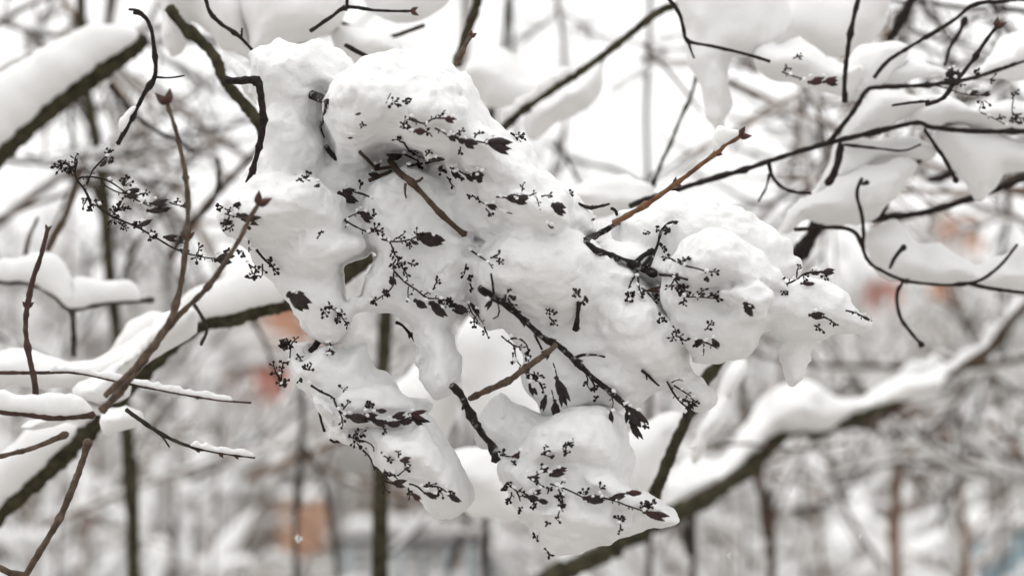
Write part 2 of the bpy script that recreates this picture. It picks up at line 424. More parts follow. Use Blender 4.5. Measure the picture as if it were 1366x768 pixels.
BV = BVHTree.FromPolygons([tuple(map(float, v)) for v in np.concatenate(SNOWV)], np.concatenate(SNOWF).tolist())
ORG = Vector((0, 0, CAM_H))
def hit(x, y):
    d = (P(x, y, 1.0) - ORG); l = d.length
    r = BV.ray_cast(ORG, d / l, 3.0)
    return None if r[0] is None else r[0].y
def depths(pts, D=None, off=.0, sm=3):
    """depth for each pixel point: on the snow surface where there is snow"""
    if D is not None:
        if isinstance(D, (int, float)): return [D] * len(pts)
        return [D[0] + (D[1] - D[0]) * t for t in np.linspace(0, 1, len(pts))]
    ds = [hit(*p) for p in pts]; ok = [d for d in ds if d is not None]
    if not ok: return [F0 - .01] * len(pts)
    last = ok[0]; o = []
    for d in ds:
        if d is not None: last = d
        o.append(last)
    for _ in range(sm): o = [(o[max(i - 1, 0)] + o[i] * 2 + o[min(i + 1, len(o) - 1)]) / 4 for i in range(len(o))]
    return [d - off for d in o]

RNG = random.Random(5)
def pxpath(pts, step=7.0):
    L = sum(math.hypot(pts[i + 1][0] - pts[i][0], pts[i + 1][1] - pts[i][1]) for i in range(len(pts) - 1))
    return catmull(pts, max(4, int(L / step)))

def branch_geo(pts, r0, r1, D, step=5, off=0.0, knob=.16):
    pts = list(pts)                       # branches that leave the picture go on beyond it
    for e, f in ((0, 1), (-1, -2)):
        x, y = pts[e]
        if len(pts) > 1 and not (-5 < x < 1371 and -45 < y < 773) and y < 900 and not isinstance(D, tuple):
            dx, dy = x - pts[f][0], y - pts[f][1]; l = math.hypot(dx, dy); n = (x + dx / l * 240, y + dy / l * 240)
            pts = [n] + pts if e == 0 else pts + [n]
    pp = pxpath(pts, step); dd = depths([(a[0], a[1]) for a in pp], D, off); n = len(pp)
    W = [P(a[0], a[1], d) for a, d in zip(pp, dd)]
    s = RNG.random() * 99
    R = [(r0 + (r1 - r0) * i / (n - 1)) * K * d * (1 + knob * 2 * (n1(i * .45, s) - .5) + (.14 if RNG.random() < .12 else 0)) for i, d in enumerate(dd)]
    return W, R

def bud_pair(mb, p, t, size, spread=.75, rng=RNG):
    s = Vector((0, -1, 0)).cross(t)
    if s.length < 1e-4: s = t.orthogonal()
    s = s.normalized()
    for sg in (-1, 1):
        ellip(mb, p - t * size * .1, t * math.cos(spread) + s * sg * math.sin(spread) + Vector((0, rng.uniform(-.3, .3), 0)), size * rng.uniform(.85, 1.1), size * .55, .9, seg=8, rings=7)

def twig(name, label, cat, paths, D=None, m='dark', group=None, tip=None, nodes=(), snow=None, off=0.0, knob=.16, budm='bud', segs=9, part='stem', twigpart='side_twig'):
    """paths: first one is the stem, the rest side twigs: (points, r0, r1[, D])
       tip: bud size px at the end of the stem; nodes: (path index, t, size px); snow: (path index, t0, t1, height px, width px)"""
    geos = []
    for q in paths:
        geos.append(branch_geo(q[0], q[1], q[2], q[3] if len(q) > 3 else D, off=off, knob=knob))
    simple = len(paths) == 1 and not tip and not nodes and not snow
    base = geos[0][0][0].copy()
    root = None if simple else empty(name, base, label, cat, group)
    for i, t, sz in nodes:
        R = geos[i][1]; n = len(R)
        for j in range(n):
            dj = abs(j - t * (n - 1)); R[j] *= 1 + (.45 if dj < .6 else .16 if dj < 1.6 else 0)
    for i, (W, R) in enumerate(geos):
        mb = MB(); tube(mb, W, R, segs, RNG, .15)
        o = mb.build(name if simple else (part if i == 0 else twigpart), M[paths[i][4] if len(paths[i]) > 4 else m], root, W[0])
        if simple: return tag(o, label, cat, group)
    def pk(i): return K * geos[i][0][0].y
    if tip:
        for i, sz in (tip if isinstance(tip, (list, tuple)) else [(0, tip)]):
            W = geos[i][0]; mb = MB(); bud_pair(mb, W[-1] - (W[-1] - W[-2]).normalized() * sz * .25 * pk(i), (W[-1] - W[-2]).normalized(), sz * pk(i), .5)
            mb.build('terminal_bud', M[budm], root, W[-1])
    for i, t, sz in nodes:
        W = geos[i][0]; j = min(len(W) - 2, max(1, int(t * (len(W) - 1)))); mb = MB()
        bud_pair(mb, W[j], (W[j + 1] - W[j - 1]).normalized(), sz * pk(i), .7)
        mb.build('side_bud', M[budm], root, W[j])
    for s in (snow or ()):
        i, t0, t1, h, w = s[:5]; W, R = geos[i]; n = len(W); a, b = int(t0 * (n - 1)), int(math.ceil(t1 * (n - 1))) + 1
        lump = s[5] if len(s) > 5 else .35
        seg_pts = [W[k] for k in range(a, b)]; rr = R[a:b]
        if len(seg_pts) < 3: continue
        cc = catmull([tuple(v) for v in seg_pts], len(seg_pts) * 3)
        mb = MB(); capsnow(mb, [Vector(c) for c in cc], list(np.interp(np.linspace(0, 1, len(cc)), np.linspace(0, 1, len(rr)), rr)), h * pk(i), w * pk(i), RNG.randint(1, 999), lump=lump)
        mb.build('snow_cap', M['snowbg'], root, W[a])
    return root

# ---------------------------------------------------------------- blurred branches left
def Z1(*p): return [(x / 2.954, y / 2.954) for x, y in p]              # reading frames of the photo
def Z4(*p): return [(x / 2.954, 240 + y / 2.954) for x, y in p]
def Z5(*p): return [(x / 2.865, 500 + y / 2.865) for x, y in p]
def Z3(*p): return [(860 + x / 2.7, y / 2.7) for x, y in p]
def Z6(*p): return [(860 + x / 2.7, 260 + y / 2.7) for x, y in p]
def Z7(*p): return [(860 + x / 2.7, 500 + y / 2.7) for x, y in p]
def ZA(*p): return [(380 + x / 5.12, 80 + y / 5.12) for x, y in p]
def ZB(*p): return [(580 + x / 5.12, 80 + y / 5.12) for x, y in p]
def ZC(*p): return [(280 + x / 5.12, 210 + y / 5.12) for x, y in p]
def ZD(*p): return [(480 + x / 5.12, 210 + y / 5.12) for x, y in p]
def ZF(*p): return [(340 + x / 5.12, 340 + y / 5.12) for x, y in p]
def ZG(*p): return [(540 + x / 5.12, 340 + y / 5.12) for x, y in p]
def ZL(*p): return [(60 + x / 3.84, 100 + y / 3.84) for x, y in p]

twig('snowy_limb', 'thick olive limb at the upper left corner under a deep roll of snow', 'branch',
     [([(-60,260),(-10,214),(60,152),(130,98),(165,74),(192,52)], 15, 12)], D=1.5, m='bark',
     snow=[(0, .0, 1, 80, 78, .30)], segs=12)
for rs_, lab, lobe in ((41, 'soft blurred snow bank at the top edge left of the hanging curved twig', ([(205,-30),(330,-30),(350,30),(345,84),(322,72),(290,64),(266,42),(244,30),(238,62),(226,76),(214,60),(206,20)], 1.34, .04, .03)),
                       (42, 'soft blurred snow bank at the top edge above the highest dome of the main heap', ([(330,-30),(440,-30),(472,0),(452,38),(430,55),(380,72),(345,96),(335,40)], 1.33, .04, .03)),
                       (47, 'blurred snow strip lying behind the crest of the main heap', ([(446,40),(482,30),(522,46),(562,78),(580,92),(520,90),(470,88)], 1.36, .03, .02)),
                       (48, 'blurred snow lump hanging from the top edge by the forked twig', ([(486,-30),(590,-30),(602,8),(560,34),(505,22)], 1.38, .03, .025)),
                       (49, 'narrow strip of snow beside the mossy branch at the upper left', ([(300,70),(335,90),(348,130),(336,150),(318,120)], 1.3, .015, .015))):
    snow_body('snow_clump', lab, 'snow clump', [lobe], h=.0032, k=.01, amp=(.004, .002), scl=(.04, .016), rs=rs_, m=M['snowbg'], rough=1.2)
twig('mossy_branch', 'mossy branch curving down behind the sharp hooked twig at the upper left', 'branch',
     [([(225,10),(243,34),(268,55),(288,78),(298,105),(322,135),(342,158),(352,185),(350,215),(338,245)], 8, 7)], D=1.27, m='bark')
twig('bare_twig', 'thin dark twig with a bent tip dangling in front of the upper left limb', 'twig',
     [([(178,17),(190,20),(200,34),(205,60),(207,100),(193,124),(180,150),(168,172),(157,192)], 2.6, 3.2), ([(207,103),(226,104),(246,101)], 1.8, 1.0), ([(190,19),(182,14),(172,13)], 3.4, 1.8)],
     D=1.14, m='dark', nodes=[(0,.35,7),(0,.55,7),(0,.8,8)], snow=[(0, .72, .92, 16, 16)])
twig('bare_twig', 'slim curved twig hanging from the top edge onto the upper left snow', 'twig',
     [([(272,-10),(280,16),(295,32),(318,48),(332,62),(345,78)], 2.8, 2.2), ([(322,50),(323,38)], 2, 1.4)], D=1.17, m='dark', nodes=[(0,.3,6),(0,.6,6)])
twig('bare_twig', 'forked twig with a bud at its right tip against the top snow bank', 'twig',
     [([(414,42),(440,24),(463,10),(500,14),(530,15),(552,15)], 3.0, 1.7), ([(463,10),(463,-10)], 2.4, 2)], D=1.16, m='dark', tip=12, nodes=[(0,.37,8)])
twig('mossy_branch', 'blurred olive branch leaning in from the top edge behind a budded twig', 'branch',
     [([(640,-10),(632,20),(620,50),(608,88)], 7, 5)], D=1.42, m='bark')
twig('bare_twig', 'short twig with an open bud rising from the crest of the main snow heap', 'twig',
     [([(600,98),(612,78),(620,62),(630,46)], 3.6, 2.4)], D=1.13, m='pink', tip=12, nodes=[(0,.5,7)])
twig('broken_twig', 'bark covered twig snapped into a hook at the left of the main heap', 'twig',
     [([(300,107),(318,108),(338,107),(345,112),(349,135),(351,165),(347,190),(341,212),(336,232)], 5.2, 3.6), ([(336,230),(328,243)], 3.4, 1.2)],
     D=1.06, m='dark', nodes=[(0,.25,7),(0,.55,9),(0,.78,9),(0,.97,9)], budm='caps')
# left middle
twig('lilac_twig', 'upright blurred pinkish twig with a fat top bud crossing the free seed head', 'twig',
     [([(140,528),(165,505),(190,478),(225,430),(240,385),(248,330),(251,280),(246,225),(236,180),(227,150),(221,132)], 4.6, 2.8)],
     D=(.99, .985), m='pink', tip=23, nodes=[(0,.57,15),(0,.36,9),(0,.75,9)])
twig('lilac_twig', 'slanting red brown twig whose forked bud ends over the left snow shoulder', 'twig',
     [([(135,548),(160,522),(185,490),(230,430),(275,385),(300,350),(320,318),(335,288),(348,268)], 5.0, 2.8)],
     D=(1.0, .985), m='pink', tip=21, nodes=[(0,.32,9),(0,.62,8)])
twig('lilac_twig', 'dark red stem with a single round bud standing at the far left', 'twig',
     [([(48,532),(46,508),(38,470),(34,430),(42,380),(55,340),(64,304)], 4, 3)], D=1.05, m='twigr', tip=9, nodes=[(0,.55,12),(0,.3,8)])
twig('bare_twig', 'blurred grey twig leaning right beside the dark red stem at the far left', 'twig',
     [([(42,385),(60,340),(82,300),(98,262),(108,225)], 4, 3), ([(30,362),(38,320),(50,290)], 4, 2)], D=1.5, m='bark2')
twig('snowy_twig', 'near horizontal reddish twig at the left edge with a low ridge of snow', 'branch',
     [([(-20,546),(30,551),(75,556),(125,553)], 5, 5)], D=1.04, m='twigr', snow=[(0, 0, 1, 24, 20, .3)])
twig('snowy_twig', 'long thin reddish twig reaching right from the left edge with frost on its end', 'branch',
     [([(-20,497),(50,497),(100,497),(160,509),(235,524),(290,533),(335,537)], 3.4, 1.4)], D=1.06, m='twigr', snow=[(0, 0, .22, 18, 16, .3), (0, .55, .95, 8, 8, .28)], nodes=[(0,.72,6),(0,.88,6)])
twig('snowy_twig', 'thin twig drooping right at the lower left with a frosted tuft at its tip', 'branch',
     [([(168,546),(190,562),(218,580),(250,594),(290,603),(340,610)], 3.2, 1.4), ([(205,570),(218,584),(226,596)], 2, 1)], D=1.08, m='barkg', snow=[(0, .55, .98, 8, 12, .28)], nodes=[(0,.6,10),(0,.75,10),(0,.88,8)])
twig('bare_twig', 'short smooth brown twig at the left edge below the snowy twigs', 'twig',
     [([(-15,612),(35,600),(60,591),(90,578)], 3.2, 3.6)], D=1.04, m='pink', nodes=[(0,.45,7),(0,.98,8)])
twig('bare_twig', 'bowed dark brown twig hanging down to the lower left corner', 'twig',
     [([(118,586),(110,615),(97,650),(80,690),(55,732),(32,770)], 4.4, 4.2), ([(32,766),(15,764),(-10,752)], 4, 4)], D=1.06, m='pink', nodes=[(0,.02,9),(0,.55,8)])
twig('snowy_limb', 'thick limb rising from the lower left corner to the middle, snow along its top', 'branch',
     [([(-30,715),(12,674),(60,630),(100,592),(135,558),(200,486),(262,436),(310,424),(360,410),(400,398),(450,372),(492,342)], 11.5, 11)], D=(1.42, 1.30), m='bark',
     snow=[(0, 0, .30, 62, 60, .2), (0, .30, .58, 60, 52, .25), (0, .58, .86, 56, 50, .2)], segs=12, knob=.2)
for rs_, lab, lobe in ((43, 'long ridge of snow on the left limb where the red brown twigs cross it', ([(100,520),(150,490),(190,455),(240,420),(268,415),(272,440),(230,470),(190,500),(150,540),(118,545)], 1.22, .03, .03)),
                       (44, 'small round snow blob under the crossing of the left limb and twigs', ([(125,552),(160,545),(185,560),(160,585),(130,592)], 1.2, .02, .02)),
                       (45, 'low snow strip beneath the near horizontal reddish twig at the left', ([(20,565),(80,548),(150,535),(150,552),(80,574),(40,580)], 1.22, .02, .02)),
                       (46, 'broad soft snow bank behind the twigs at the left edge', ([(-30,500),(20,470),(120,485),(200,440),(215,455),(150,510),(60,520),(-30,520)], 1.3, .02, .03))):
    snow_body('snow_clump', lab, 'snow clump', [lobe], h=.0032, k=.01, amp=(.005, .002), scl=(.04, .014), rs=rs_, m=M['snowbg'])
twig('bare_twig', 'small forked twig with a peak of snow in its fork at the left', 'twig',
     [([(-20,374),(40,378),(70,392),(96,412),(140,404),(205,400)], 4.2, 3.4), ([(97,412),(98,440),(99,475)], 3.6, 3.2)], D=1.42, m='barkg', snow=[(0, .52, .96, 38, 34, .3), (0, 0, .35, 22, 20, .3)])

# ---------------------------------------------------------------- blurred branches right
twig('snowy_branch', 'slender dark branch sweeping up to the right edge behind the red bud twig', 'branch',
     [([(840,275),(870,264),(935,243),(1000,224),(1050,207),(1105,191),(1160,178),(1220,164),(1244,170),(1300,175),(1400,175)], 4.0, 2.8),
      ([(1105,191),(1122,170),(1140,146),(1155,122),(1168,117),(1210,115),(1245,113),(1290,106),(1330,94),(1380,76)], 3.2, 2),
      ([(1122,192),(1118,215),(1112,232),(1104,246)], 5, 5), ([(1126,193),(1170,198),(1205,201),(1228,193)], 2.2, 1.4),
      ([(1025,214),(1030,235),(1042,249),(1060,256),(1082,258)], 2.6, 2), ([(1233,172),(1246,192),(1262,215),(1276,243)], 2.6, 2.4),
      ([(1026,232),(1022,250),(1012,268)], 1.8, 1.2)],
     D=1.26, m='dark', snow=[(1, .55, .98, 26, 26, .3)], nodes=[(0,.2,7),(0,.42,9),(0,.66,9),(1,.3,8),(1,.62,6),(1,.8,6),(5,1,8)], budm='dark')
twig('bare_twig', 'upright dark twig crossing the snow pads below the top right edge', 'twig',
     [([(1127,136),(1127,105),(1132,60),(1138,28),(1147,-10)], 2.8, 3.4)], D=1.24, m='dark', nodes=[(0,.6,6),(0,.02,6)])
twig('bare_twig', 'thin dark twig slanting up to the top right corner with a snow tuft', 'twig',
     [([(1166,104),(1184,82),(1215,62),(1245,44),(1274,26),(1300,6),(1340,2),(1390,-4)], 2.6, 2.4)], D=1.25, m='dark', snow=[(0, .5, .8, 16, 16, .4)], nodes=[(0,.18,7),(0,.5,6)])
twig('budded_twig', 'twig with a forked dark bud at the far upper right', 'twig',
     [([(1235,140),(1258,131),(1272,112),(1286,96),(1300,78),(1312,59),(1323,44),(1332,32)], 2.8, 2.4), ([(1240,135),(1215,137),(1190,141)], 2, 1.6)], D=1.2, m='dark', tip=17, nodes=[(0,.35,9),(0,.65,8)])
twig('bare_twig', 'small blurred twig standing between two snow pads at the top right', 'twig',
     [([(1260,88),(1268,62),(1280,44),(1288,24)], 2.8, 3)], D=1.3, m='dark', nodes=[(0,.9,9)])
twig('bare_twig', 'thick blurred stub leaning at the top edge above the right snow pads', 'branch',
     [([(1187,54),(1200,30),(1212,8),(1222,-15)], 6, 7)], D=1.45, m='dark')
twig('bare_twig', 'thin twig dropping from the top edge, kinking right by the icicle of snow', 'twig',
     [([(885,-10),(905,16),(912,40),(918,55),(950,62),(990,71),(1027,82)], 2.6, 2), ([(918,55),(922,68),(926,78)], 2, 1.4)], D=1.22, m='dark', nodes=[(0,.4,6)])
twig('bare_twig', 'long faint twig hanging left of the icicle of snow down to the red bud twig', 'twig',
     [([(930,96),(922,128),(908,158),(893,195),(880,222),(870,255)], 2.4, 2.6)], D=1.45, m='barkg', nodes=[(0,.3,6)])
twig('snowy_branch', 'greenish dark branch rising diagonally to the top middle with snow beneath its upper end', 'branch',
     [([(660,182),(690,152),(735,120),(780,92),(820,62),(850,38),(882,14),(910,5)], 6, 5)], D=1.45, m='bark', nodes=[(0,.17,14)], budm='bark', snow=[(0,.05,.45,16,20,.4)])
twig('bare_branch', 'looping dark branch under the snow shelf at the right edge', 'branch',
     [([(1150,238),(1143,258),(1150,288),(1152,312),(1151,330),(1160,350),(1180,363),(1206,374),(1235,378),(1268,380),(1304,375),(1325,362),(1340,348),(1357,326)], 2.6, 2),
      ([(1290,378),(1320,384),(1345,388),(1400,394)], 2.4, 3), ([(1205,375),(1197,392),(1200,420),(1214,442),(1231,461)], 2.4, 2.2), ([(1187,358),(1194,343),(1207,328)], 2.2, 2.6),
      ([(1151,330),(1142,312),(1125,304),(1095,304),(1060,306)], 3, 2.6), ([(1150,246),(1158,243)], 2.2, 3.4)],
     D=1.27, m='dark', nodes=[(0,.5,7),(0,.72,6),(2,1,8),(3,.9,8)], budm='dark')
twig('bare_branch', 'black wedge shaped stub of limb behind the right end of the domed heap', 'branch',
     [([(1054,352),(1068,336),(1080,318),(1092,296),(1110,288)], 12, 8)], D=1.4, m='dark')
twig('bare_branch', 'dark branch running right under the middle snow shelf on the right', 'branch',
     [([(1130,292),(1150,291),(1175,291),(1230,284),(1262,275),(1292,266),(1330,252),(1400,225)], 5, 3), ([(1175,289),(1188,262),(1204,240),(1230,211)], 3.6, 3)], D=1.36, m='dark')
twig('bare_twig', 'blurred brown twig at the right edge below the thin dark branches', 'twig',
     [([(1290,226),(1320,212),(1345,200),(1390,186)], 6, 5), ([(1316,256),(1350,238),(1390,222)], 4, 4)], D=1.6, m='bark2')
def pad(label, lobes, rs, D=None, h=.003): 
    return snow_body('snow_pad', label, 'snow pad', lobes, h=h, k=.008, amp=(.004, .0022), scl=(.03, .011), rs=rs, m=M['snowbg'], group='pads of snow caught in the right hand branches')
pad('pointed icicle shaped tongue of snow hanging from the top edge right of centre', [
  ([(912,-30),(918,40),(920,58),(928,84),(940,112),(948,150),(951,170),(959,181),(966,160),(968,128),(970,84),(985,72),(1012,72),(1040,50),(1045,20),(1030,-30)], 1.31, .022, .024)], 51)
pad('broad snow pad with withered seeds poking out, right of the hanging icicle', [
  ([(1008,95),(1014,66),(1050,52),(1085,58),(1122,84),(1150,84),(1160,110),(1135,138),(1112,128),(1072,114),(1030,104)], 1.30, .024, .026)], 52)
pad('rounded snow pad packed against the upright dark twig at the upper right', [
  ([(1128,134),(1130,100),(1148,70),(1180,58),(1204,66),(1192,92),(1172,112),(1150,128)], 1.31, .022, .024)], 53)
pad('blurred snow pad at the top edge behind the upright dark twig', [
  ([(1040,60),(1030,20),(1050,-20),(1180,-30),(1180,30),(1130,80),(1080,66)], 1.4, .03, .03)], 63)
pad('snow pad lying between the two dark branches on the upper right', [
  ([(1140,150),(1164,122),(1210,118),(1244,120),(1262,138),(1230,158),(1180,172),(1120,186)], 1.29, .020, .02)], 54)
pad('snow pad resting on the slender branch at the right edge', [
  ([(1222,160),(1236,138),(1270,130),(1310,140),(1390,135),(1400,172),(1300,172),(1248,170)], 1.29, .024, .022)], 55)
pad('snow pad hanging beneath the slender branch at the right edge', [
  ([(1250,180),(1300,181),(1400,184),(1400,228),(1360,226),(1330,246),(1306,272),(1292,244),(1268,222)], 1.30, .022, .024)], 56)
pad('smooth slope of snow below the fork of the slender branch', [
  ([(1110,200),(1160,182),(1230,180),(1250,200),(1220,216),(1160,226),(1090,260),(1060,268)], 1.32, .022, .022)], 66)
pad('wide snow pad tapering left behind the domed heap on the right', [
  ([(1044,296),(1066,268),(1098,256),(1140,232),(1180,218),(1210,222),(1196,250),(1172,284),(1140,296),(1112,300),(1080,298),(1056,310)], 1.30, .026, .026)], 57)
pad('sagging snow shelf filling the loop of dark branch at the right edge', [
  ([(1154,330),(1162,304),(1192,296),(1214,308),(1216,328),(1236,340),(1268,344),(1310,352),(1332,344),(1400,330),(1400,385),(1345,384),(1300,374),(1260,376),(1206,370),(1176,354)], 1.31, .026, .024)], 58)
pad('small snow pad at the upper right corner beside the forked bud', [
  ([(1170,112),(1190,98),(1220,92),(1262,96),(1300,84),(1330,66),(1350,50),(1400,44),(1400,80),(1340,94),(1250,112)], 1.31, .02, .018)], 59)
pad('blurred snow pad under the diagonal branch at the top middle', [
  ([(690,160),(735,126),(780,98),(815,70),(800,110),(770,140),(730,160),(700,190)], 1.5, .02, .02)], 60)
pad('blurred snow pad by the budded twig left of the diagonal branch', [
  ([(620,100),(660,70),(700,90),(720,130),(690,150),(650,140)], 1.52, .03, .03)], 61)
pad('low blurred snow mound behind the right slope of the main heap', [
  ([(740,262),(765,244),(800,236),(845,240),(875,262),(860,290),(800,295)], 1.4, .03, .03)], 62)

# big lower right branch
twig('snowy_limb', 'thick limb rising from the bottom edge to the right with a heavy snow ridge', 'branch',
     [([(690,800),(740,768),(790,745),(840,716),(890,690),(940,665),(975,642),(1012,612),(1044,580),(1068,572),(1094,576),(1114,564),(1160,552),(1210,520),(1260,500),(1320,466),(1372,402),(1420,330)], 15, 4)],
     D=(1.85, 2.3), m='bark', snow=[(0, .66, .9, 26, 24, .5)], segs=12, knob=.25)
twig('bare_branch', 'thinner branch crossing above the heavy snow ridge at the lower right', 'branch',
     [([(1160,570),(1200,540),(1232,520),(1268,498),(1300,478),(1322,462),(1345,430),(1375,400)], 5, 5)], D=2.15, m='bark2')
twig('snowy_branch', 'dark blurred stem leaning up from the limb behind the pointed snow end', 'branch',
     [([(868,672),(885,630),(902,588),(920,552),(938,524)], 8, 7), ([(936,512),(955,488),(975,460)], 8, 5)], D=1.3, m='bark')
for rs_, lab, lobe in ((71, 'heavy blurred ridge of snow riding on the thick limb at the lower right', ([(884,672),(890,644),(912,628),(934,614),(960,602),(982,580),(1000,556),(1015,545),(1032,524),(1053,514),(1082,510),(1101,527),(1130,528),(1156,520),(1193,511),(1240,498),(1266,488),(1240,512),(1200,534),(1160,548),(1112,564),(1090,574),(1045,578),(1015,608),(971,642),(930,664),(900,682)], 2.06, .055, .06)),
                       (72, 'blurred strip of snow right of the dark leaning stem', ([(942,560),(960,520),(985,480),(1000,500),(980,540),(950,590),(925,610)], 1.5, .03, .03)),
                       (74, 'blurred snow block left of the dark leaning stem', ([(835,600),(870,570),(905,560),(890,610),(870,655),(845,650)], 1.45, .03, .03)),
                       (76, 'blurred pile of snow showing through the bright gap in the middle', ([(590,500),(600,440),(630,418),(660,420),(690,450),(724,500),(740,560),(690,590),(620,560)], 1.5, .05, .06)),
                       (77, 'blurred snow seen through the left gap beside the olive trunk', ([(500,560),(526,510),(560,480),(600,500),(610,560),(590,610),(560,600)], 1.55, .04, .05)),
                       (78, 'rounded blurred snow lump between the two lower snow lobes', ([(600,620),(640,590),(700,640),(720,690),(660,700),(620,680)], 1.45, .04, .04))):
    snow_body('snow_clump', lab, 'snow clump', [lobe], h=.004, k=.012, amp=(.007, .004), scl=(.05, .018), rs=rs_, m=M['snowbg'])

def spray_mesh(seed, L):
    rg = random.Random(seed); wood = MB(); sn = MB()
    def rec(p, d, L, r, lev):
        n = 6; pts = [p]; q = p.copy(); dd = d.copy()
        for i in range(n):
            dd = (dd + Vector((rg.gauss(0, .13), rg.gauss(0, .13), rg.gauss(0, .13) - .02))).normalized(); q = q + dd * (L / n); pts.append(q.copy())
        tube(wood, pts, [r * (1 - .45 * i / n) * rg.uniform(.9, 1.15) for i in range(n + 1)], 6)
        if lev < 2 or rg.random() < .4:
            a = rg.randint(0, 2); b = rg.randint(4, n + 1); h = rg.uniform(.004, .010)
            capsnow(sn, [Vector(c) for c in catmull([tuple(v) for v in pts[a:b]], (b - a) * 3)], [r] * ((b - a) * 3), h, h * .9, rg.randint(1, 999), seg=6, lump=.6)
        if lev < 2:
            for i in range(rg.randint(3, 5)):
                j = rg.randint(1, n - 1); e = (pts[j + 1] - pts[j]).normalized(); ax = Vector((rg.gauss(0, 1), rg.gauss(0, .6), rg.gauss(0, 1))).normalized()
                rec(pts[j], (e + ax * .85).normalized(), L * rg.uniform(.3, .6), r * .65, lev + 1)
    rec(Vector((0, 0, 0)), Vector((1, 0, 0)), L, .0044, 0)
    return wood, sn
SPR = []
for i in range(5):
    w, s = spray_mesh(300 + i, .42)
    o = empty('twig_spray', (0, 0, 0), 'fine forked twig lined with thin snow, blurred behind the sharp lilac branches', 'twig', 'fine blurred twigs behind the lilac')
    w.build('twigs', M[['bark2', 'barkg', 'thicket', 'bark2', 'barkg'][i]], o, (0, 0, 0)); tag(s.build('snow_cap', M['snowbg'], o, (0, 0, 0)), kind='stuff'); SPR.append(o)
for i, (x, y, ang, D) in enumerate([(1400,60,190,2.1),(1390,150,200,2.3),(1400,270,170,2.2),(1230,-40,-110,2.2),(1340,-30,-100,2.4),(-40,120,20,2.4),(-30,20,-10,2.2),(60,-40,-50,2.3),(-40,330,35,2.3),(150,-40,-100,2.6),
      (1400,470,185,2.8),(1420,640,170,3.0),(330,640,30,3.0),(620,-50,-95,2.6),(600,760,70,3.0),(240,330,110,2.8),(1400,20,185,1.6),(1180,-30,-80,1.7),(1400,210,165,1.65),(1310,-30,-70,1.6),(1000,-30,-60,1.8),(1400,110,160,1.75),(1400,250,190,1.8),(1100,640,10,3.0),(1250,700,60,3.0),(1020,740,70,3.0),(880,740,80,3.0),(60,700,30,2.8),(420,640,60,3.2),(250,640,20,3.0),(1330,640,150,2.9),(1400,160,150,2.1),(1260,-40,-130,2.0),(1400,60,215,1.9),(1060,-40,-100,2.2),(1390,300,160,2.2),(1400,390,195,2.4),(1120,430,20,2.7),(1230,470,-20,2.8),(-40,200,-20,2.0),(-40,60,30,2.1),(-40,420,-25,2.3),(100,-40,-70,2.1),(230,-40,-120,2.3),(20,560,40,2.6),(730,-40,-80,2.5),(520,740,50,3.0),(960,640,30,3.1),(1180,760,120,3.0),(1060,690,20,3.2),(160,640,60,3.0)]):
    o = SPR[i % 5]
    if i >= 5:
        c = o.copy(); COL.objects.link(c)
        for ch in o.children: d = ch.copy(); COL.objects.link(d); d.parent = c
        o = c
    o.location = P(x, y, D); o.rotation_euler = (0, -math.radians(ang), 0) if i % 2 else (RNG.uniform(-.5, .5), -math.radians(ang), 0)
    o.scale = (D / (2.9 if i < 16 else 4.4),) * 3

for lab, pts, r0, r1, D, m in (
  ('faint twig slanting behind the hanging icicle of snow', [(858,60),(896,100),(936,150)], 2.6, 2, 1.9, 'bark2'),
  ('short faint twig right of the hanging icicle of snow', [(960,108),(985,116),(1010,130)], 2, 1.4, 1.6, 'barkg'),
  ('thin blurred twig crossing down through the wide snow pad on the right', [(1148,200),(1166,230),(1188,262)], 2, 2, 1.5, 'barkg'),
  ('blurred dark stub lying on the snow hanging beneath the slender branch', [(1238,240),(1258,236),(1274,228)], 5, 5, 1.55, 'dark'),
  ('thin dark blurred twig sloping right under the upper left limb', [(146,113),(175,147),(206,173),(237,187),(258,204)], 3.2, 2.4, 1.5, 'dark'),
  ('grey blurred twig bending down left of the hooked broken twig', [(291,212),(291,248),(278,278),(250,300),(236,330)], 3.4, 3, 1.55, 'barkg'),
  ('pale thick blurred twig rising toward the mossy branch on the left', [(225,345),(270,280),(310,235),(350,195)], 6, 5, 2.0, 'bark2'),
  ('faint twig at the left edge above the dark red stem', [(-20,300),(40,275),(95,256),(120,250)], 4, 3, 2.1, 'bark2'),
  ('short dark twig poking out behind the crest of the main heap', [(460,60),(482,72),(508,86)], 3, 2.6, 1.2, 'dark'),
  ('blurred twig curving right above the snow strip behind the crest', [(405,6),(440,24),(480,40),(508,50),(530,47),(566,34)], 3, 3.4, 1.36, 'barkg'),
  ('slender faint twig forking above the low mound right of the main heap', [(742,186),(756,212),(770,240),(784,268)], 2.4, 2, 1.9, 'barkg'),
  ('thin blurred twig crossing the heavy ridge of snow at the lower right', [(940,596),(1000,592),(1060,600),(1130,590)], 2.2, 1.6, 1.9, 'bark2'),
  ('bent grey blurred twig by the base of the left limb', [(258,405),(268,420),(276,440),(268,460)], 2.6, 2.2, 1.2, 'barkg'),
  ('faint twig in the gap under the left limb', [(320,400),(345,440),(362,480),(376,520)], 3, 2.4, 2.0, 'barkg'),
  ('faint brown twig standing beside the slanting left sapling', [(60,330),(78,290),(96,250),(118,205)], 3, 2.2, 1.9, 'bark2')):
    twig('bare_twig', lab, 'twig', [(pts, r0, r1)], D=D, m=m)
RNG = random.Random(21)
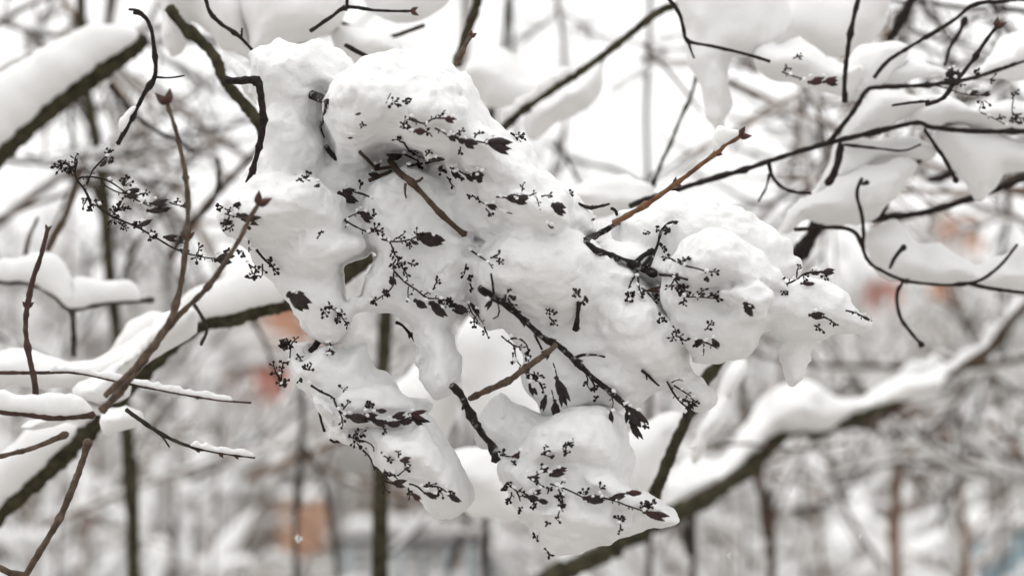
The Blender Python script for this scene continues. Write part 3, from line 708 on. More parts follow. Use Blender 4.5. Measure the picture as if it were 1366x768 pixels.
# ---------------------------------------------------------------- background: saplings, shrubs, trees, small buildings
def ground_px(d): return 384 + CAM_H / (K * d)
def sapling(label, pts, r0, r1, D, side=(), m='bark', snow=()):
    x, y = pts[0]; pts = [(x - (pts[1][0] - x) * .2, ground_px(D) + 20)] + list(pts)
    W, R = branch_geo(pts, r0, r1, D, step=25)
    root = empty('sapling', (W[0].x, W[0].y, 0), label, 'sapling')
    mb = MB(); tube(mb, W, R, 10, RNG, .08); mb.build('trunk', M[m], root, W[0])
    for q in side:
        w2, r2 = branch_geo(q[0], q[1], q[2], D + (q[3] if len(q) > 3 else 0), step=12)
        mb = MB(); tube(mb, w2, r2, 8, RNG, .1); mb.build('branch', M[m], root, w2[0])
        if len(q) > 4:
            cc = [Vector(c) for c in catmull([tuple(v) for v in w2], len(w2) * 3)]
            mb = MB(); capsnow(mb, cc, [r2[0]] * len(cc), q[4] * K * D, q[4] * .9 * K * D, RNG.randint(1, 99)); mb.build('snow_cap', M['snowbg'], root, w2[0])
    return root
sapling('straight olive sapling trunk rising from the bottom edge at the left', [(178,800),(174,680),(168,560),(156,450),(146,360),(140,270),(128,190),(112,90),(105,-60)], 11, 7, 2.1,
        [([(143,300),(120,240),(100,200),(92,120)], 5, 3), ([(150,420),(175,340),(215,280),(240,230)], 4, 3)])
sapling('olive sapling trunk seen below and through the gap left of the middle', [(507,800),(508,680),(509,560),(512,470),(516,400),(522,330)], 10.5, 9, 1.9)
sapling('thin grey sapling standing in front of the orange bin', [(394,800),(398,680),(402,580),(404,520),(398,470)], 5.5, 3.5, 2.5, [([(402,590),(430,640),(445,720),(452,800)], 3, 3)], 'barkg')
sapling('pair of forked grey stems near the top middle hanging by the diagonal branch', [(650,330),(655,220),(662,130),(672,60),(682,-40)], 5, 4, 2.3, [([(690,215),(688,140),(684,70),(680,-30)], 3.4, 3)], 'barkg')
sapling('faint grey stem standing in the bright gap right of the top middle', [(866,420),(862,330),(864,240),(862,160),(866,60),(868,-40)], 4.5, 3.5, 2.4, [([(862,250),(820,226),(770,215),(730,190)], 4, 3), ([(864,240),(900,220),(930,200)], 3, 2)], 'barkg')
sapling('brownish stem with snowy side shoots near the right edge of the lower thicket', [(1195,800),(1190,720),(1198,640),(1192,585),(1196,520)], 11, 7, 3.4, [([(1192,640),(1215,600),(1250,590),(1300,612),(1366,600)], 5, 4)], 'thicket')
sapling('dark knotted stem behind the lower right limb', [(1030,800),(1022,720),(1014,640),(1018,590)], 8, 5, 2.6, [([(1016,660),(1000,600),(990,520),(985,470)], 6, 5)], 'bark2')
sapling('bare sapling with a branch arching over the lower right thicket', [(1290,820),(1284,700),(1270,600),(1240,556),(1180,548)], 7, 5, 3.4, [([(1262,590),(1300,560),(1340,580),(1390,640)], 5, 4, .05, 16)], 'thicket')
sapling('slim dark stem between the lower right snow end and the limb', [(925,800),(918,740),(908,690),(900,640)], 6, 4, 2.3, (), 'barkg')

def shrub_mesh(seed, H, nstem, spread, snowk=1.0, depth=3, rbase=.012, upk=.25):
    rg = random.Random(seed); wood = MB(); sn = MB()
    def rec(p, d, L, r, lev):
        n = 5; pts = [p]; q = p.copy(); dd = d.copy()
        for i in range(n):
            dd = (dd + Vector((rg.gauss(0, .16), rg.gauss(0, .16), rg.gauss(0, .10) + (upk * .1 if lev else -.02)))).normalized()
            q = q + dd * (L / n); pts.append(q.copy())
        rr = [r * (1 - .5 * i / n) for i in range(n + 1)]
        tube(wood, pts, rr, 5 if lev else 6)
        hz = 1 - abs((pts[-1] - pts[0]).normalized().z)
        if rg.random() < (.35 + .6 * hz):
            h = (.016 + .030 * rg.random() * (1.3 if lev < 2 else .9)) * snowk
            a = rg.randint(0, 2); b = n + 1 if rg.random() < .7 else n
            sp = [Vector(c) for c in catmull([tuple(v) for v in pts[a:b]], (b - a) * 3)]
            if len(sp) > 2: capsnow(sn, sp, [r] * len(sp), h * (1.5 - .4 * lev + .4), h * (1.3), rg.randint(1, 999), seg=6, lump=.5)
        if lev < depth:
            k = rg.randint(4, 6) if lev == 0 else rg.randint(2, 4)
            for i in range(k):
                t = rg.uniform(.25, 1.0); j = min(n - 1, int(t * n)); c = pts[j] + (pts[j + 1] - pts[j]) * (t * n - j if t < 1 else 1)
                ax = Vector((rg.gauss(0, 1), rg.gauss(0, 1), rg.gauss(0, .35)))
                nd = (pts[j + 1] - pts[j]).normalized() * .75 + ax.normalized() * .75
                rec(c, nd.normalized(), L * rg.uniform(.38, .62), r * .55, lev + 1)
    for i in range(nstem):
        a = 2 * math.pi * (i + rg.random() * .7) / nstem
        d = Vector((math.cos(a) * spread, math.sin(a) * spread, 1)).normalized()
        rec(Vector((math.cos(a) * .08, math.sin(a) * .08, -.03)), d, H * rg.uniform(.75, 1.1), rbase * rg.uniform(.8, 1.3), 0)
    return wood, sn
def make_plant(name, label, cat, group, seed, H, nstem, spread, m, **kw):
    w, s = shrub_mesh(seed, H, nstem, spread, **kw)
    root = empty(name, (0, 0, 0), label, cat, group)
    w.build('stems', M[m], root, (0, 0, 0)); tag(s.build('snow_cap', M['snowbg'], root, (0, 0, 0)), kind='stuff')
    return root
def copy_tree(o, loc, rz, sc):
    c = o.copy(); COL.objects.link(c); c.location = loc; c.rotation_euler = (0, 0, rz); c.scale = (sc, sc, sc)
    for ch in o.children:
        d = ch.copy(); COL.objects.link(d); d.parent = c
    return c
def spread_plants(protos, spots):
    used = set()
    for i, (px, D, sc) in enumerate(spots):
        o = protos[i % len(protos)]; loc = (P(px, 384, D).x, D, 0); rz = RNG.uniform(0, 6.28)
        if o.name in used: copy_tree(o, loc, rz, sc)
        else: used.add(o.name); o.location = loc; o.rotation_euler = (0, 0, rz); o.scale = (sc,) * 3
LB = 'snow laden bare shrub, part of the blurred thicket behind the lilac'
near = [make_plant('snowy_shrub', LB, 'shrub', 'snow laden shrubs of the background thicket', 100 + i, 1.55, 7, .20, ['thicket', 'bark2', 'thicket', 'thicket'][i], depth=3, rbase=.012, snowk=1.35) for i in range(4)]
rs = random.Random(77); spots = []
def window(px, m=0): return 300 - m < px < 470 + m or 1140 - m < px < 1322 + m       # sight lines to the houses
for i in range(78):
    D = 14.2 + 12 * ((i * .7548) % 1); px = -150 + 1680 * ((i * .6180339) % 1)
    if window(px, 70): yt = rs.uniform(560, 660) if px < 700 else rs.uniform(455, 530)
    else: yt = rs.uniform(330, 520)
    spots.append((px, D, max(.3, (CAM_H - (yt - 384) * K * D) / 1.7)))
for px, yt in ((940, 590), (985, 520), (1030, 580), (1075, 540), (1120, 600), (1165, 560), (1210, 620), (1250, 590), (890, 700), (1060, 640), (1140, 660), (-20, 560), (40, 620), (90, 590), (150, 660), (205, 640), (250, 690), (560, 690), (640, 640), (700, 680), (820, 700)):
    D = rs.uniform(4.6, 6.6); spots.append((px, D, (CAM_H - (yt - 384) * K * D) / 1.75))
for px in (900, 940, 985, 1030, 1060, 1100, 1130, 1165, 1200, 1235, 1265, 60, 20, 120, 200, 250, 820):
    D = rs.uniform(9.5, 12.5); yt = rs.uniform(460, 600); spots.append((px, D, (CAM_H - (yt - 384) * K * D) / 1.7))
for i in range(34):
    spots.append(((-170 - 900 * ((i * .618) % 1)) if i % 2 else (1540 + 900 * ((i * .618) % 1)), 9 + 12 * ((i * .7548) % 1), rs.uniform(.6, .95)))
spread_plants(near, spots)
# thin upright stems between the saplings and the thicket
for i, (px, D, yt, lean) in enumerate([(1000,5,420,30),(1075,4.5,470,-20),(1145,6,520,10),(1225,5,480,-30),(1262,7,540,20),(1330,4.6,430,-15),(960,7,500,10),(1180,8,470,25),(240,5,340,20),(300,6,560,-10),(80,4.5,200,15),(25,5,260,-12),(215,6.5,300,30),(120,7,330,-20),
      (560,8,600,10),(640,7,620,-10),(720,6,600,15),(330,5,590,25),(455,6,640,-12),(280,4.2,520,20),(640,5.5,-20,-25),(780,7,-30,10),(1060,6,60,30),(1340,5.5,60,-25)]):
    t = 'bark2' if i % 3 else 'barkg'; g0 = ground_px(D); mb = MB()
    pts = [(px - lean, g0 + 15), (px - lean * .4 + RNG.uniform(-8, 8), g0 * .55 + yt * .45), (px + RNG.uniform(-8, 8), g0 * .2 + yt * .8), (px + lean, yt)]
    W, R = branch_geo(pts, RNG.uniform(2.4, 4.4), 1.5, D, step=20); tube(mb, W, R, 7)
    for j in range(5):
        k = RNG.randint(len(W) // 2, len(W) - 2); s = RNG.choice((-1, 1)); L = RNG.uniform(.08, .22) * D / 5
        tube(mb, [W[k], W[k] + Vector((s * L * .5, RNG.uniform(-.05, .05), L * .4)), W[k] + Vector((s * L * .9, RNG.uniform(-.08, .08), L))], [R[k] * .7, R[k] * .5, R[k] * .3], 5)
    tag(mb.build('thin_stem', M[t], None, W[0]), 'thin upright bare stem, blurred in front of the pale thicket', 'sapling', 'thin upright stems in the background')
LT = 'tall leafless tree with snow along its branches, blurred against the white sky'
tall = [make_plant('snowy_tree', LT, 'tree', 'snowy trees behind the thicket', 200 + i, 3.2, 3, .34, ['thicket', 'thicket'][i], depth=2, rbase=.018, snowk=1.3, upk=.4) for i in range(2)]
spread_plants(tall, [(-70, 6.0, 1.0), (1470, 7, 1.0)])

def distant_wood():
    rg = random.Random(9); w = MB(); s = MB()
    for i in range(420):
        D = rg.uniform(14, 60); px = rg.uniform(-250, 1620) if i % 3 else rg.choice((rg.uniform(-1100, -250), rg.uniform(1620, 2400))); x = P(px, 384, D).x
        if window(px, 70): continue
        H = rg.uniform(.9, 1.75) + D * .022
        p = Vector((x, D, -.1)); d = Vector((rg.gauss(0, .18), rg.gauss(0, .18), 1)).normalized()
        tube(w, [p, p + d * H * .5 + Vector((rg.gauss(0, .1), 0, 0)), p + d * H], [.05, .035, .01], 5)
        for k in range(7):
            t = rg.uniform(.25, .95); c = p + d * H * t; e = (d * .6 + Vector((rg.gauss(0, 1), rg.gauss(0, 1), rg.gauss(0, .2))).normalized()).normalized(); L = rg.uniform(.4, 1.1)
            pts = [c, c + e * L * .5 + Vector((0, 0, .03)), c + e * L]
            tube(w, pts, [.02, .014, .006], 4)
            if rg.random() < .8: capsnow(s, [Vector(q) for q in catmull([tuple(v) for v in pts], 6)], [.02] * 6, rg.uniform(.06, .16), rg.uniform(.07, .2), i * 7 + k, seg=6)
    root = empty('distant_wood', (0, 14, 0), 'far off bare wood under snow, blurred behind everything', 'wood'); tag(root, kind='stuff')
    o = w.build('stems', M['thicket'], root, (0, 14, 0)); tag(o, kind='stuff'); o = s.build('snow_cap', M['snowbg'], root, (0, 14, 0)); tag(o, kind='stuff')
distant_wood()

def small_house(name, label, cat, x0, x1, ytop, D, m, roofh=.25, ybot=None, win=((.3, .5),), depth=2.5):
    a = P(x0, ytop, D); b = P(x1, ytop, D); w = b.x - a.x; z1 = a.z; cx = (a.x + b.x) / 2
    root = empty(name, (cx, D, 0), label, cat); dp = depth
    mb = MB(); box(mb, a.x, b.x, D, D + dp, -.2, z1); mb.build('wall', M[m], root, root.location, smooth=False)
    e = w * .06; rh = w * roofh
    def gable(mb, ex, z, rh, t):
        v = [(a.x - ex, D - ex, z), (b.x + ex, D - ex, z), (b.x + ex, D + dp + ex, z), (a.x - ex, D + dp + ex, z), (a.x - ex, D + dp / 2, z + rh), (b.x + ex, D + dp / 2, z + rh),
             (a.x - ex, D - ex, z + t), (b.x + ex, D - ex, z + t), (b.x + ex, D + dp + ex, z + t), (a.x - ex, D + dp + ex, z + t), (a.x - ex, D + dp / 2, z + rh + t), (b.x + ex, D + dp / 2, z + rh + t)]
        mb.add(v, [(6, 7, 11, 10), (8, 9, 10, 11), (0, 4, 5, 1), (3, 2, 5, 4), (0, 1, 7, 6), (2, 3, 9, 8), (0, 6, 10, 4), (4, 10, 9, 3), (1, 5, 11, 7), (5, 2, 8, 11)])
    mb = MB(); gable(mb, e, z1 + .003, rh, w * .02); r = mb.build('roof', M['metal'], root, root.location, smooth=False)
    mb = MB(); gable(mb, e * 1.1, z1 + .006 + w * .02, rh, w * .10); mb.build('snow_cap', M['snowbg'], root, root.location, smooth=False)
    for fx, fz in win:
        cxw = a.x + w * fx; cz = z1 * fz; ww = w * .09; hh = min(w * .13, z1 * .2)
        mb = MB(); box(mb, cxw - ww * 1.15, cxw + ww * 1.15, D - .03, D + .01, cz - hh * 1.12, cz + hh * 1.12); f = mb.build('window', M['white'], root, root.location, smooth=False)
        mb = MB(); box(mb, cxw - ww, cxw + ww, D - .036, D + .01, cz - hh, cz + hh); mb.build('pane', M['glass'], f, f.location + root.location, smooth=False).location = (0, 0, 0)
    return root
small_house('brick_house', 'orange brick house far off above the sagging snow shelf at the right', 'house', 1253, 1310, 292, 220, 'brick', .22, win=((.3, .55), (.7, .55), (.3, .25), (.7, .25)), depth=5)
small_house('brick_house', 'small red brick house seen between the snow tail and the looping branch', 'house', 1144, 1200, 376, 160, 'brickr', .2, win=((.5, .5),), depth=4)
small_house('brick_shed', 'pale orange brick shed showing under the left limb beside the main heap', 'shed', 336, 440, 398, 62, 'brick', .2, win=((.75, .6),))
small_house('brick_shed', 'low red brick shed behind the twigs at the left of the lower snow lobe', 'shed', 298, 400, 488, 34, 'brickr', .1, win=((.25, .65),), depth=1.5)

def litter_bin():
    D = 13.5; a = P(369, 671, D); b = P(436, 671, D); r = (b.x - a.x) / 2; c = Vector(((a.x + b.x) / 2, D, 0)); zb = P(0, 735, D).z
    root = empty('litter_bin', c, 'orange brown litter bin with a cap of snow behind the thin grey sapling', 'litter bin')
    mb = MB(); tube(mb, [c + Vector((0, 0, z)) for z in (.0, zb)], [.02, .02], 8); mb.build('post', M['metal'], root, c)
    mb = MB(); tube(mb, [c + Vector((0, 0, z)) for z in (zb, zb + .03, a.z - .02, a.z)], [r * .86, r * .92, r, r * 1.02], 20); mb.build('barrel', M['orange'], root, c)
    mb = MB(); ellip(mb, c + Vector((0, 0, a.z + .002)), (0, 0, 1), .09, r * 2.3, seg=16, tip=1); mb.build('snow_cap', M['snowbg'], root, c)
litter_bin()
def blue_hut():
    D = 7.0; a = P(1310, 712, D); b = P(1440, 712, D); c = Vector(((a.x + b.x) / 2, D, 0))
    root = empty('utility_box', c, 'pale blue painted utility box with a snowy lid at the lower right corner', 'utility box')
    mb = MB(); box(mb, a.x, b.x, D, D + .35, 0.0, a.z); mb.build('cabinet', M['blue'], root, c, smooth=False)
    mb = MB(); box(mb, a.x + .03, c.x - .004, D - .012, D + .01, .08, a.z - .04); mb.build('door', M['blue'], root, c, smooth=False)
    mb = MB(); box(mb, c.x + .004, b.x - .03, D - .012, D + .01, .08, a.z - .04); mb.build('door', M['blue'], root, c, smooth=False)
    pts = [Vector((a.x - .02 + (b.x - a.x + .04) * t, D + .16, a.z + .002)) for t in np.linspace(0, 1, 14)]
    mb = MB(); capsnow(mb, pts, [.0] * 14, .07, .40, 5, seg=12, lump=.2); mb.build('snow_cap', M['snowbg'], root, c)
blue_hut()
def rail_fence():
    D = 12.0; a = P(450, 716, D); b = P(745, 716, D)
    root = empty('fence', ((a.x + b.x) / 2, D, 0), 'pale blue grey picket fence with snow on its rail at the bottom middle', 'fence')
    mb = MB(); box(mb, a.x, b.x, D, D + .03, a.z - .035, a.z); mb.build('rail', M['metal'], root, root.location, smooth=False)
    n = 9
    for i in range(n):
        x = a.x + (b.x - a.x) * (i + .5) / n; mb = MB(); box(mb, x - .035, x + .035, D - .022, D - .003, .0, a.z - .04); mb.build('picket', M['fence'], root, root.location, smooth=False)
    pts = [Vector((a.x + (b.x - a.x) * t, D + .012, a.z + .002)) for t in np.linspace(0, 1, 40)]
    mb = MB(); capsnow(mb, pts, [.0] * 40, .09, .08, 8, seg=10); mb.build('snow_cap', M['snowbg'], root, root.location)
rail_fence()

# ---------------------------------------------------------------- lilac twigs and seed heads in focus
twig('lilac_twig', 'sharp orange brown twig with a snow tuft and red end buds', 'twig',
     [([(818,298),(827,293),(845,283),(862,273),(885,257),(906,242),(932,222),(958,202),(967,193),(978,187),(991,179)], 3.9, 2.9)],
     D=(F0 - .030, F0 - .045), m='red', tip=17, nodes=[(0,.24,7),(0,.48,11),(0,.80,11)], snow=[(0, .80, .98, 22, 20, .3)])
twig('lilac_twig', 'dark knobbly lilac branch emerging from the main heap below the orange brown twig', 'branch',
     [([(826,296),(806,308),(792,316),(781,322),(790,331),(805,338),(822,344),(842,352),(858,358),(874,366)], 3.6, 5.4),
      ([(848,350),(858,341),(871,334)], 4, 2.4), ([(857,357),(864,347),(872,337)], 2.4, 1.8),
      ([(865,357),(871,342),(877,327),(880,315),(883,307),(889,300),(896,296),(903,297)], 2, 1.8)], m='flecked', off=.003, nodes=[(0,.35,9),(0,.8,10),(1,1,8)], budm='caps')
twig('lilac_twig', 'pinkish brown twig forked onto a dark snapped stem below the gap', 'twig',
     [([(742,459),(733,468),(724,475),(712,483),(701,491),(681,506),(665,514),(650,520),(626,532)], 3.9, 3.9),
      ([(602,513),(611,522),(619,534),(630,557),(638,570),(646,582),(656,594),(661,614)], 5.2, 4.2, (F0-.045, F0-.038), 'flecked'), ([(620,536),(617,546)], 2.4, 2, F0-.046, 'dark')],
     D=(F0 - .045, F0 - .038), m='pink', nodes=[(0,.12,11),(0,.38,11),(0,.6,9),(0,.8,7),(1,.4,9),(1,.85,11),(1,1,9)], budm='caps')
twig('lilac_twig', 'dark flecked lilac branch running down right across the middle of the main heap', 'branch',
     [([(640,384),(648,390),(659,397),(679,410),(700,428),(716,443),(729,453),(745,461),(765,479),(787,500),(800,511),(813,521),(834,540)], 4.2, 3.2),
      ([(766,478),(774,474),(782,473),(794,473),(807,476)], 2, 1.2), ([(659,397),(657,377),(655,365)], 1.8, 1.4), ([(713,446),(718,456),(723,466)], 2, 1.6), ([(662,400),(666,412),(664,422),(658,425)], 1.2, .8), ([(785,498),(790,508),(793,514)], 1.8, 1.2)],
     m='flecked', off=.005, nodes=[(0,.03,8),(0,.3,10),(0,.48,11),(0,.66,11),(0,.9,6)], budm='caps')
twig('lilac_twig', 'straight olive brown stick slanting out of the dark hollow near the top of the heap', 'twig',
     [([(520,212),(527,224),(537,234),(548,242),(565,260),(585,282),(604,300),(620,313)], 4.4, 3.4), ([(548,243),(558,242),(564,237)], 2.2, 1.6), ([(541,245),(540,256),(542,264)], 2, 1.2),
      ([(480,203),(492,215),(503,226)], 2.2, 2.2), ([(500,226),(512,224),(522,223)], 2.4, 2.4), ([(492,241),(506,235),(522,228)], 2.2, 2.2)],
     m='bark2', off=.006, nodes=[(0,.3,9),(0,1,8)], budm='caps')
twig('bark_stub', 'short dark stub of bark sticking out of the upper left of the main heap', 'stub', [([(414,126),(425,130),(441,137)], 5.2, 4.6), ([(434,136),(434,148),(432,161)], 2.6, 2.2), ([(430,163),(427,168),(433,184)], 2, 1)], m='flecked', off=.004, nodes=[(0,.6,9)], budm='caps')
twig('bark_stub', 'tiny bark fragment low on the upper left snow shoulder', 'stub', [([(435,195),(440,203),(449,212)], 3.4, 3.4)], m='flecked', off=.003)
twig('bark_stub', 'black splinter crossing the small bright hole above the lower left lobe', 'stub', [([(414,469),(421,460),(428,450)], 4, 5)], D=F0 + .0, m='dark')
twig('bare_twig', 'thin dark curl of twig over the gap left of the middle', 'twig', [([(528,430),(536,433),(545,443),(552,452),(557,460)], 2, 1.6)], D=F0, m='dark', nodes=[(0,.6,8)], budm='caps')
twig('bare_twig', 'short upright twig with a knob on the snow right of the middle', 'twig', [([(772,404),(771,416),(770,428),(768,440)], 2.2, 2.8)], m='dark', off=.004, nodes=[(0,.9,8),(0,.05,5)], budm='caps')
twig('bare_twig', 'short thorny twig flat on the snow left of the leaning dark stem', 'twig', [([(856,494),(864,500),(872,508),(879,514)], 2.2, 1.4), ([(862,499),(863,506)], 1.4, 1)], m='dark', off=.003)
twig('bare_twig', 'fine reddish stalk curving at the left edge of the lower left lobe', 'twig', [([(426,548),(428,560),(433,575)], 1.8, 1.6), ([(440,586),(448,590),(455,584)], 1.6, 1.8)], D=F0 - .005, m='stalk', budm='caps', nodes=[(1,1,6)])
twig('bare_twig', 'thin dark shoot pressed in the snow crease below the orange brown twig', 'twig', [([(770,271),(785,277),(797,276),(813,272)], 2, 1.6), ([(815,278),(821,281),(823,287)], 2, 2), ([(795,276),(806,274)], 1.6, 2)], m='dark', off=.003, nodes=[(0,.5,6)], budm='caps')

def seed_head(label, stems=(), caps=(), sprigs=(), D=None, name='seed_head', group='withered lilac seed heads in the snow', seed=1):
    """stems: (points, width px); caps: (x, y, angle deg downwards, length, width[, red]); sprigs: (x, y, angle, size, n)"""
    rg = random.Random(seed * 13 + 5)
    first = stems[0][0][0] if stems else (caps[0][:2] if caps else sprigs[0][:2])
    d0 = depths([first], D, .004)[0]; base = P(first[0], first[1], d0)
    root = empty(name, base, label, 'seed head', group)
    def dep(x, y):
        if D is not None: return D
        h = hit(x, y)
        return (h if h is not None and abs(h - d0) < .05 else d0) - .005
    if stems:
        for q in stems:
            mb = MB(); pp = pxpath(q[0], 4.5); dd = depths([(a[0], a[1]) for a in pp], D, .005)
            W = [P(a[0], a[1], d) for a, d in zip(pp, dd)]; n = len(W)
            tube(mb, W, [q[1] * .5 * (1 - .35 * i / n) * K * d * rg.uniform(.85, 1.2) for i, d in enumerate(dd)], 7, rg, .12)
            for i in range(1, n - 1):
                if rg.random() < .32:        # stubs of fallen florets
                    t = (W[i + 1] - W[i - 1]).normalized(); s = Vector((0, -1, 0)).cross(t) * rg.choice((-1, 1)) + t * .6 + Vector((0, -rg.uniform(0, .7), 0))
                    L = rg.uniform(2, 4.5) * K; tube(mb, [W[i], W[i] + s.normalized() * L], [.7 * K, .55 * K], 5)
                    ellip(mb, W[i] + s.normalized() * L * .8, s, 3.2 * K, 2.4 * K, seg=6, rings=4)
            mb.build('stalk', M['stalk'], root, W[0])
    for c in caps:
        x, y, a, L, Wd = c[:5]; d = dep(x, y) - .002; p = P(x, y, d); a = math.radians(a); k = K * d
        L *= rg.uniform(.86, 1.02); Wd *= rg.uniform(.78, 1.0); ax = Vector((math.cos(a), rg.uniform(-.55, .1), -math.sin(a))); s = Vector((0, -1, 0)).cross(ax).normalized()
        mb = MB()
        tilt = rg.uniform(.05, .24)
        ellip(mb, p, ax + s * tilt, L * k, Wd * k * .72, rg.uniform(.6, .8), seg=11, rings=10, tip=rg.uniform(.85, 1.3), side=s, rng=rg, jit=.16)
        ellip(mb, p, ax - s * tilt + Vector((0, -.05, 0)), L * k * rg.uniform(.86, 1.0), Wd * k * .72, rg.uniform(.6, .8), seg=11, rings=10, tip=rg.uniform(.85, 1.3), side=s, rng=rg, jit=.16)
        ellip(mb, p - ax * L * k * .05, ax, L * k * .25, Wd * k * .5, 1, seg=8, rings=5)        # calyx
        mb.build('seed_capsule', M['capsr' if len(c) > 5 else 'caps'], root, p)
    for x, y, a, size, n in sprigs:
        mb = MB(); a = math.radians(a); d = dep(x, y) + rg.uniform(-.002, .0035) * (D is None); k = K * d; p = P(x, y, d)
        n = max(3, int(n * rg.uniform(.6, 1.15))); size *= rg.uniform(.65, 1.25); ax = Vector((math.cos(a), rg.uniform(-.6, .1), -math.sin(a))).normalized(); s = Vector((0, -1, 0)).cross(ax).normalized()
        if rg.random() < .42:            # a dense bunch of buds
            for j in range(n + rg.randint(2, 6)):
                e = (ax * rg.uniform(-.2, 1) + s * rg.uniform(-.6, .6) + Vector((0, rg.uniform(-.6, .2), 0))); b = p + e * size * .55 * k
                tube(mb, [p + e * size * .2 * k, b], [.7 * k, .55 * k], 5)
                ellip(mb, b, e.normalized() if e.length > .01 else ax, rg.uniform(3.4, 7.0) * k, rg.uniform(2.6, 5.0) * k, seg=7, rings=5, tip=rg.uniform(.7, 1.3), rng=rg, jit=.25)
            mb.build('bud_sprig', M['stalk'], root, p)
            continue
        pts = [p]; q = p.copy()
        for i in range(4): q = q + (ax + s * rg.uniform(-.35, .35) + Vector((0, rg.uniform(-.2, .1), 0))).normalized() * size * k / 4; pts.append(q.copy())
        tube(mb, pts, [1.3 * k, 1.1 * k, 1.2 * k, .9 * k, .8 * k], 6, rg, .25)
        for j in range(n):
            i = rg.randint(1, 4); sg = 1 if j % 2 else -1
            e = (ax * rg.uniform(.2, 1) + s * sg * rg.uniform(.5, 1) + Vector((0, rg.uniform(-.6, .3), 0))).normalized(); L = size * rg.uniform(.10, .26) * k
            if i == 4: e = (ax + s * sg * .5).normalized()
            tube(mb, [pts[i], pts[i] + e * L * .6 + ax * L * .1, pts[i] + e * L], [.8 * k, .7 * k, .65 * k], 5)
            ellip(mb, pts[i] + e * L * .9, e, rg.uniform(3.0, 6.6) * k, rg.uniform(2.2, 4.6) * k, seg=7, rings=5, tip=rg.uniform(.7, 1.2), rng=rg, jit=.2)
        mb.build('bud_sprig', M['stalk'], root, p)
    # crumbs of snow caught on the stalks and capsules
    mb = MB(); spots_ = [(q[0][j][0], q[0][j][1], q[1]) for q in stems for j in range(len(q[0]))] + [(c[0] + math.cos(math.radians(c[2])) * c[3] * f, c[1] + math.sin(math.radians(c[2])) * c[3] * f - c[4] * .36, 4) for c in caps for f in (.2, .6)]
    for x, y, w in spots_:
        if rg.random() < (.5 if D is None else .3):
            d = dep(x, y) - .004; k = K * d; p = P(x + rg.uniform(-3, 3), y + rg.uniform(-3, 0) - w * .3, d)
            for j in range(rg.randint(1, 3)):
                e = Vector((rg.gauss(0, 1), rg.gauss(0, .4), rg.gauss(0, .45))).normalized(); L = rg.uniform(3.0, 7.5) * k
                ellip(mb, p - e * L * .5 + Vector((rg.uniform(-2, 2) * k, 0, rg.uniform(-1, 1) * k)), e, L, L * rg.uniform(.55, .85), rg.uniform(.7, 1.1), seg=8, rings=6, tip=1, rng=rg, jit=.2)
    if mb.v: tag(mb.build('snow_crumbs', M['snow'], root, base), kind='stuff')
    return root

S = seed_head
S('large free hanging seed head of dry brown capsules at the left, clear of the snow', [
   ([(121,273),(118,263),(111,250),(103,241),(100,230),(103,215)], 4), ([(100,231),(96,225),(89,218),(80,221)], 2.2), ([(102,241),(107,237),(118,236),(130,237),(146,242),(164,254),(182,267),(196,271)], 2.8),
   ([(116,246),(122,230),(130,220),(141,209)], 3), ([(134,238),(141,248),(156,256),(168,259)], 2.4), ([(129,274),(145,286),(162,294),(183,303),(203,314),(230,330),(250,338),(271,343),(291,345)], 3),
   ([(150,284),(158,281),(166,271)], 1.8), ([(121,273),(129,274)], 2.6), ([(180,265),(190,271),(202,276)], 2), ([(226,270),(234,273),(240,274)], 2)],
  [(164,257,-8,25,11),(166,262,0,28,10),(200,272,-4,32,12),(196,281,-2,32,11),(183,302,-20,25,9),(218,316,8,22,9),(286,347,-6,33,15),(241,275,-8,19,8),(134,222,-40,14,9),(206,279,2,26,9)],
  [(82,221,160,14,6),(92,222,110,20,9),(84,220,215,10,5),(100,222,-80,14,5),(141,211,-60,20,9),(146,213,10,10,4),(164,248,-30,24,10),(186,259,0,12,5),(118,262,120,16,5),(121,275,100,16,5),(129,273,-60,14,5),(152,284,-70,18,7),(160,276,-20,18,8),(152,292,80,18,8),(158,296,40,14,6),(184,302,-90,14,6),(200,313,60,14,5),(204,314,-30,10,4),(236,326,-40,14,7),(240,332,20,12,5),(262,341,-60,12,5),(262,343,60,12,5),(300,339,-20,14,5),(232,270,-10,10,4)], D=F0-.012, seed=1)
# upper part of the heap
S('faint frosted sprig near the crest of the main heap', [([(515,138),(518,131),(521,125)], 2)], (), [(524,137,10,14,5),(540,134,20,10,4)], seed=2)
S('two tiny reddish seed specks alone on the upper snow face', (), [(474,153,-10,9,5,1),(464,184,5,9,5,1)], [(483,162,70,7,3)], seed=3)
S('seed head with a dark red capsule at its right end, highest on the main heap', [([(550,159),(558,163),(567,165),(573,161),(580,158),(592,158)], 3)], [(592,157,18,20,11,1),(546,157,30,16,7)], [(586,158,-70,9,4),(540,160,40,14,6)], seed=4)
S('withered seed head with a blunt capsule just under the highest red capsule', [([(534,163),(543,170),(552,175),(562,177)], 2.6)], [(552,175,5,20,12,1),(597,180,28,17,10)], [(540,166,60,14,7),(566,176,20,10,4)], seed=5)
S('row of blurred plump capsules along the right slope of the upper dome', [([(580,171),(590,176),(600,182),(613,187)], 2.6), ([(625,188),(636,189),(650,191)], 3)], [(618,187,28,24,13),(648,189,12,40,17),(655,193,22,30,12),(610,184,35,14,9)], [(633,184,-60,14,6),(614,196,90,8,3),(606,180,-30,10,4)], seed=6)
S('tiny sprig standing on the skyline of the right slope of the upper dome', [([(681,178),(687,182),(695,189)], 2)], (), [(681,177,20,14,6),(690,183,0,9,4)], seed=7)
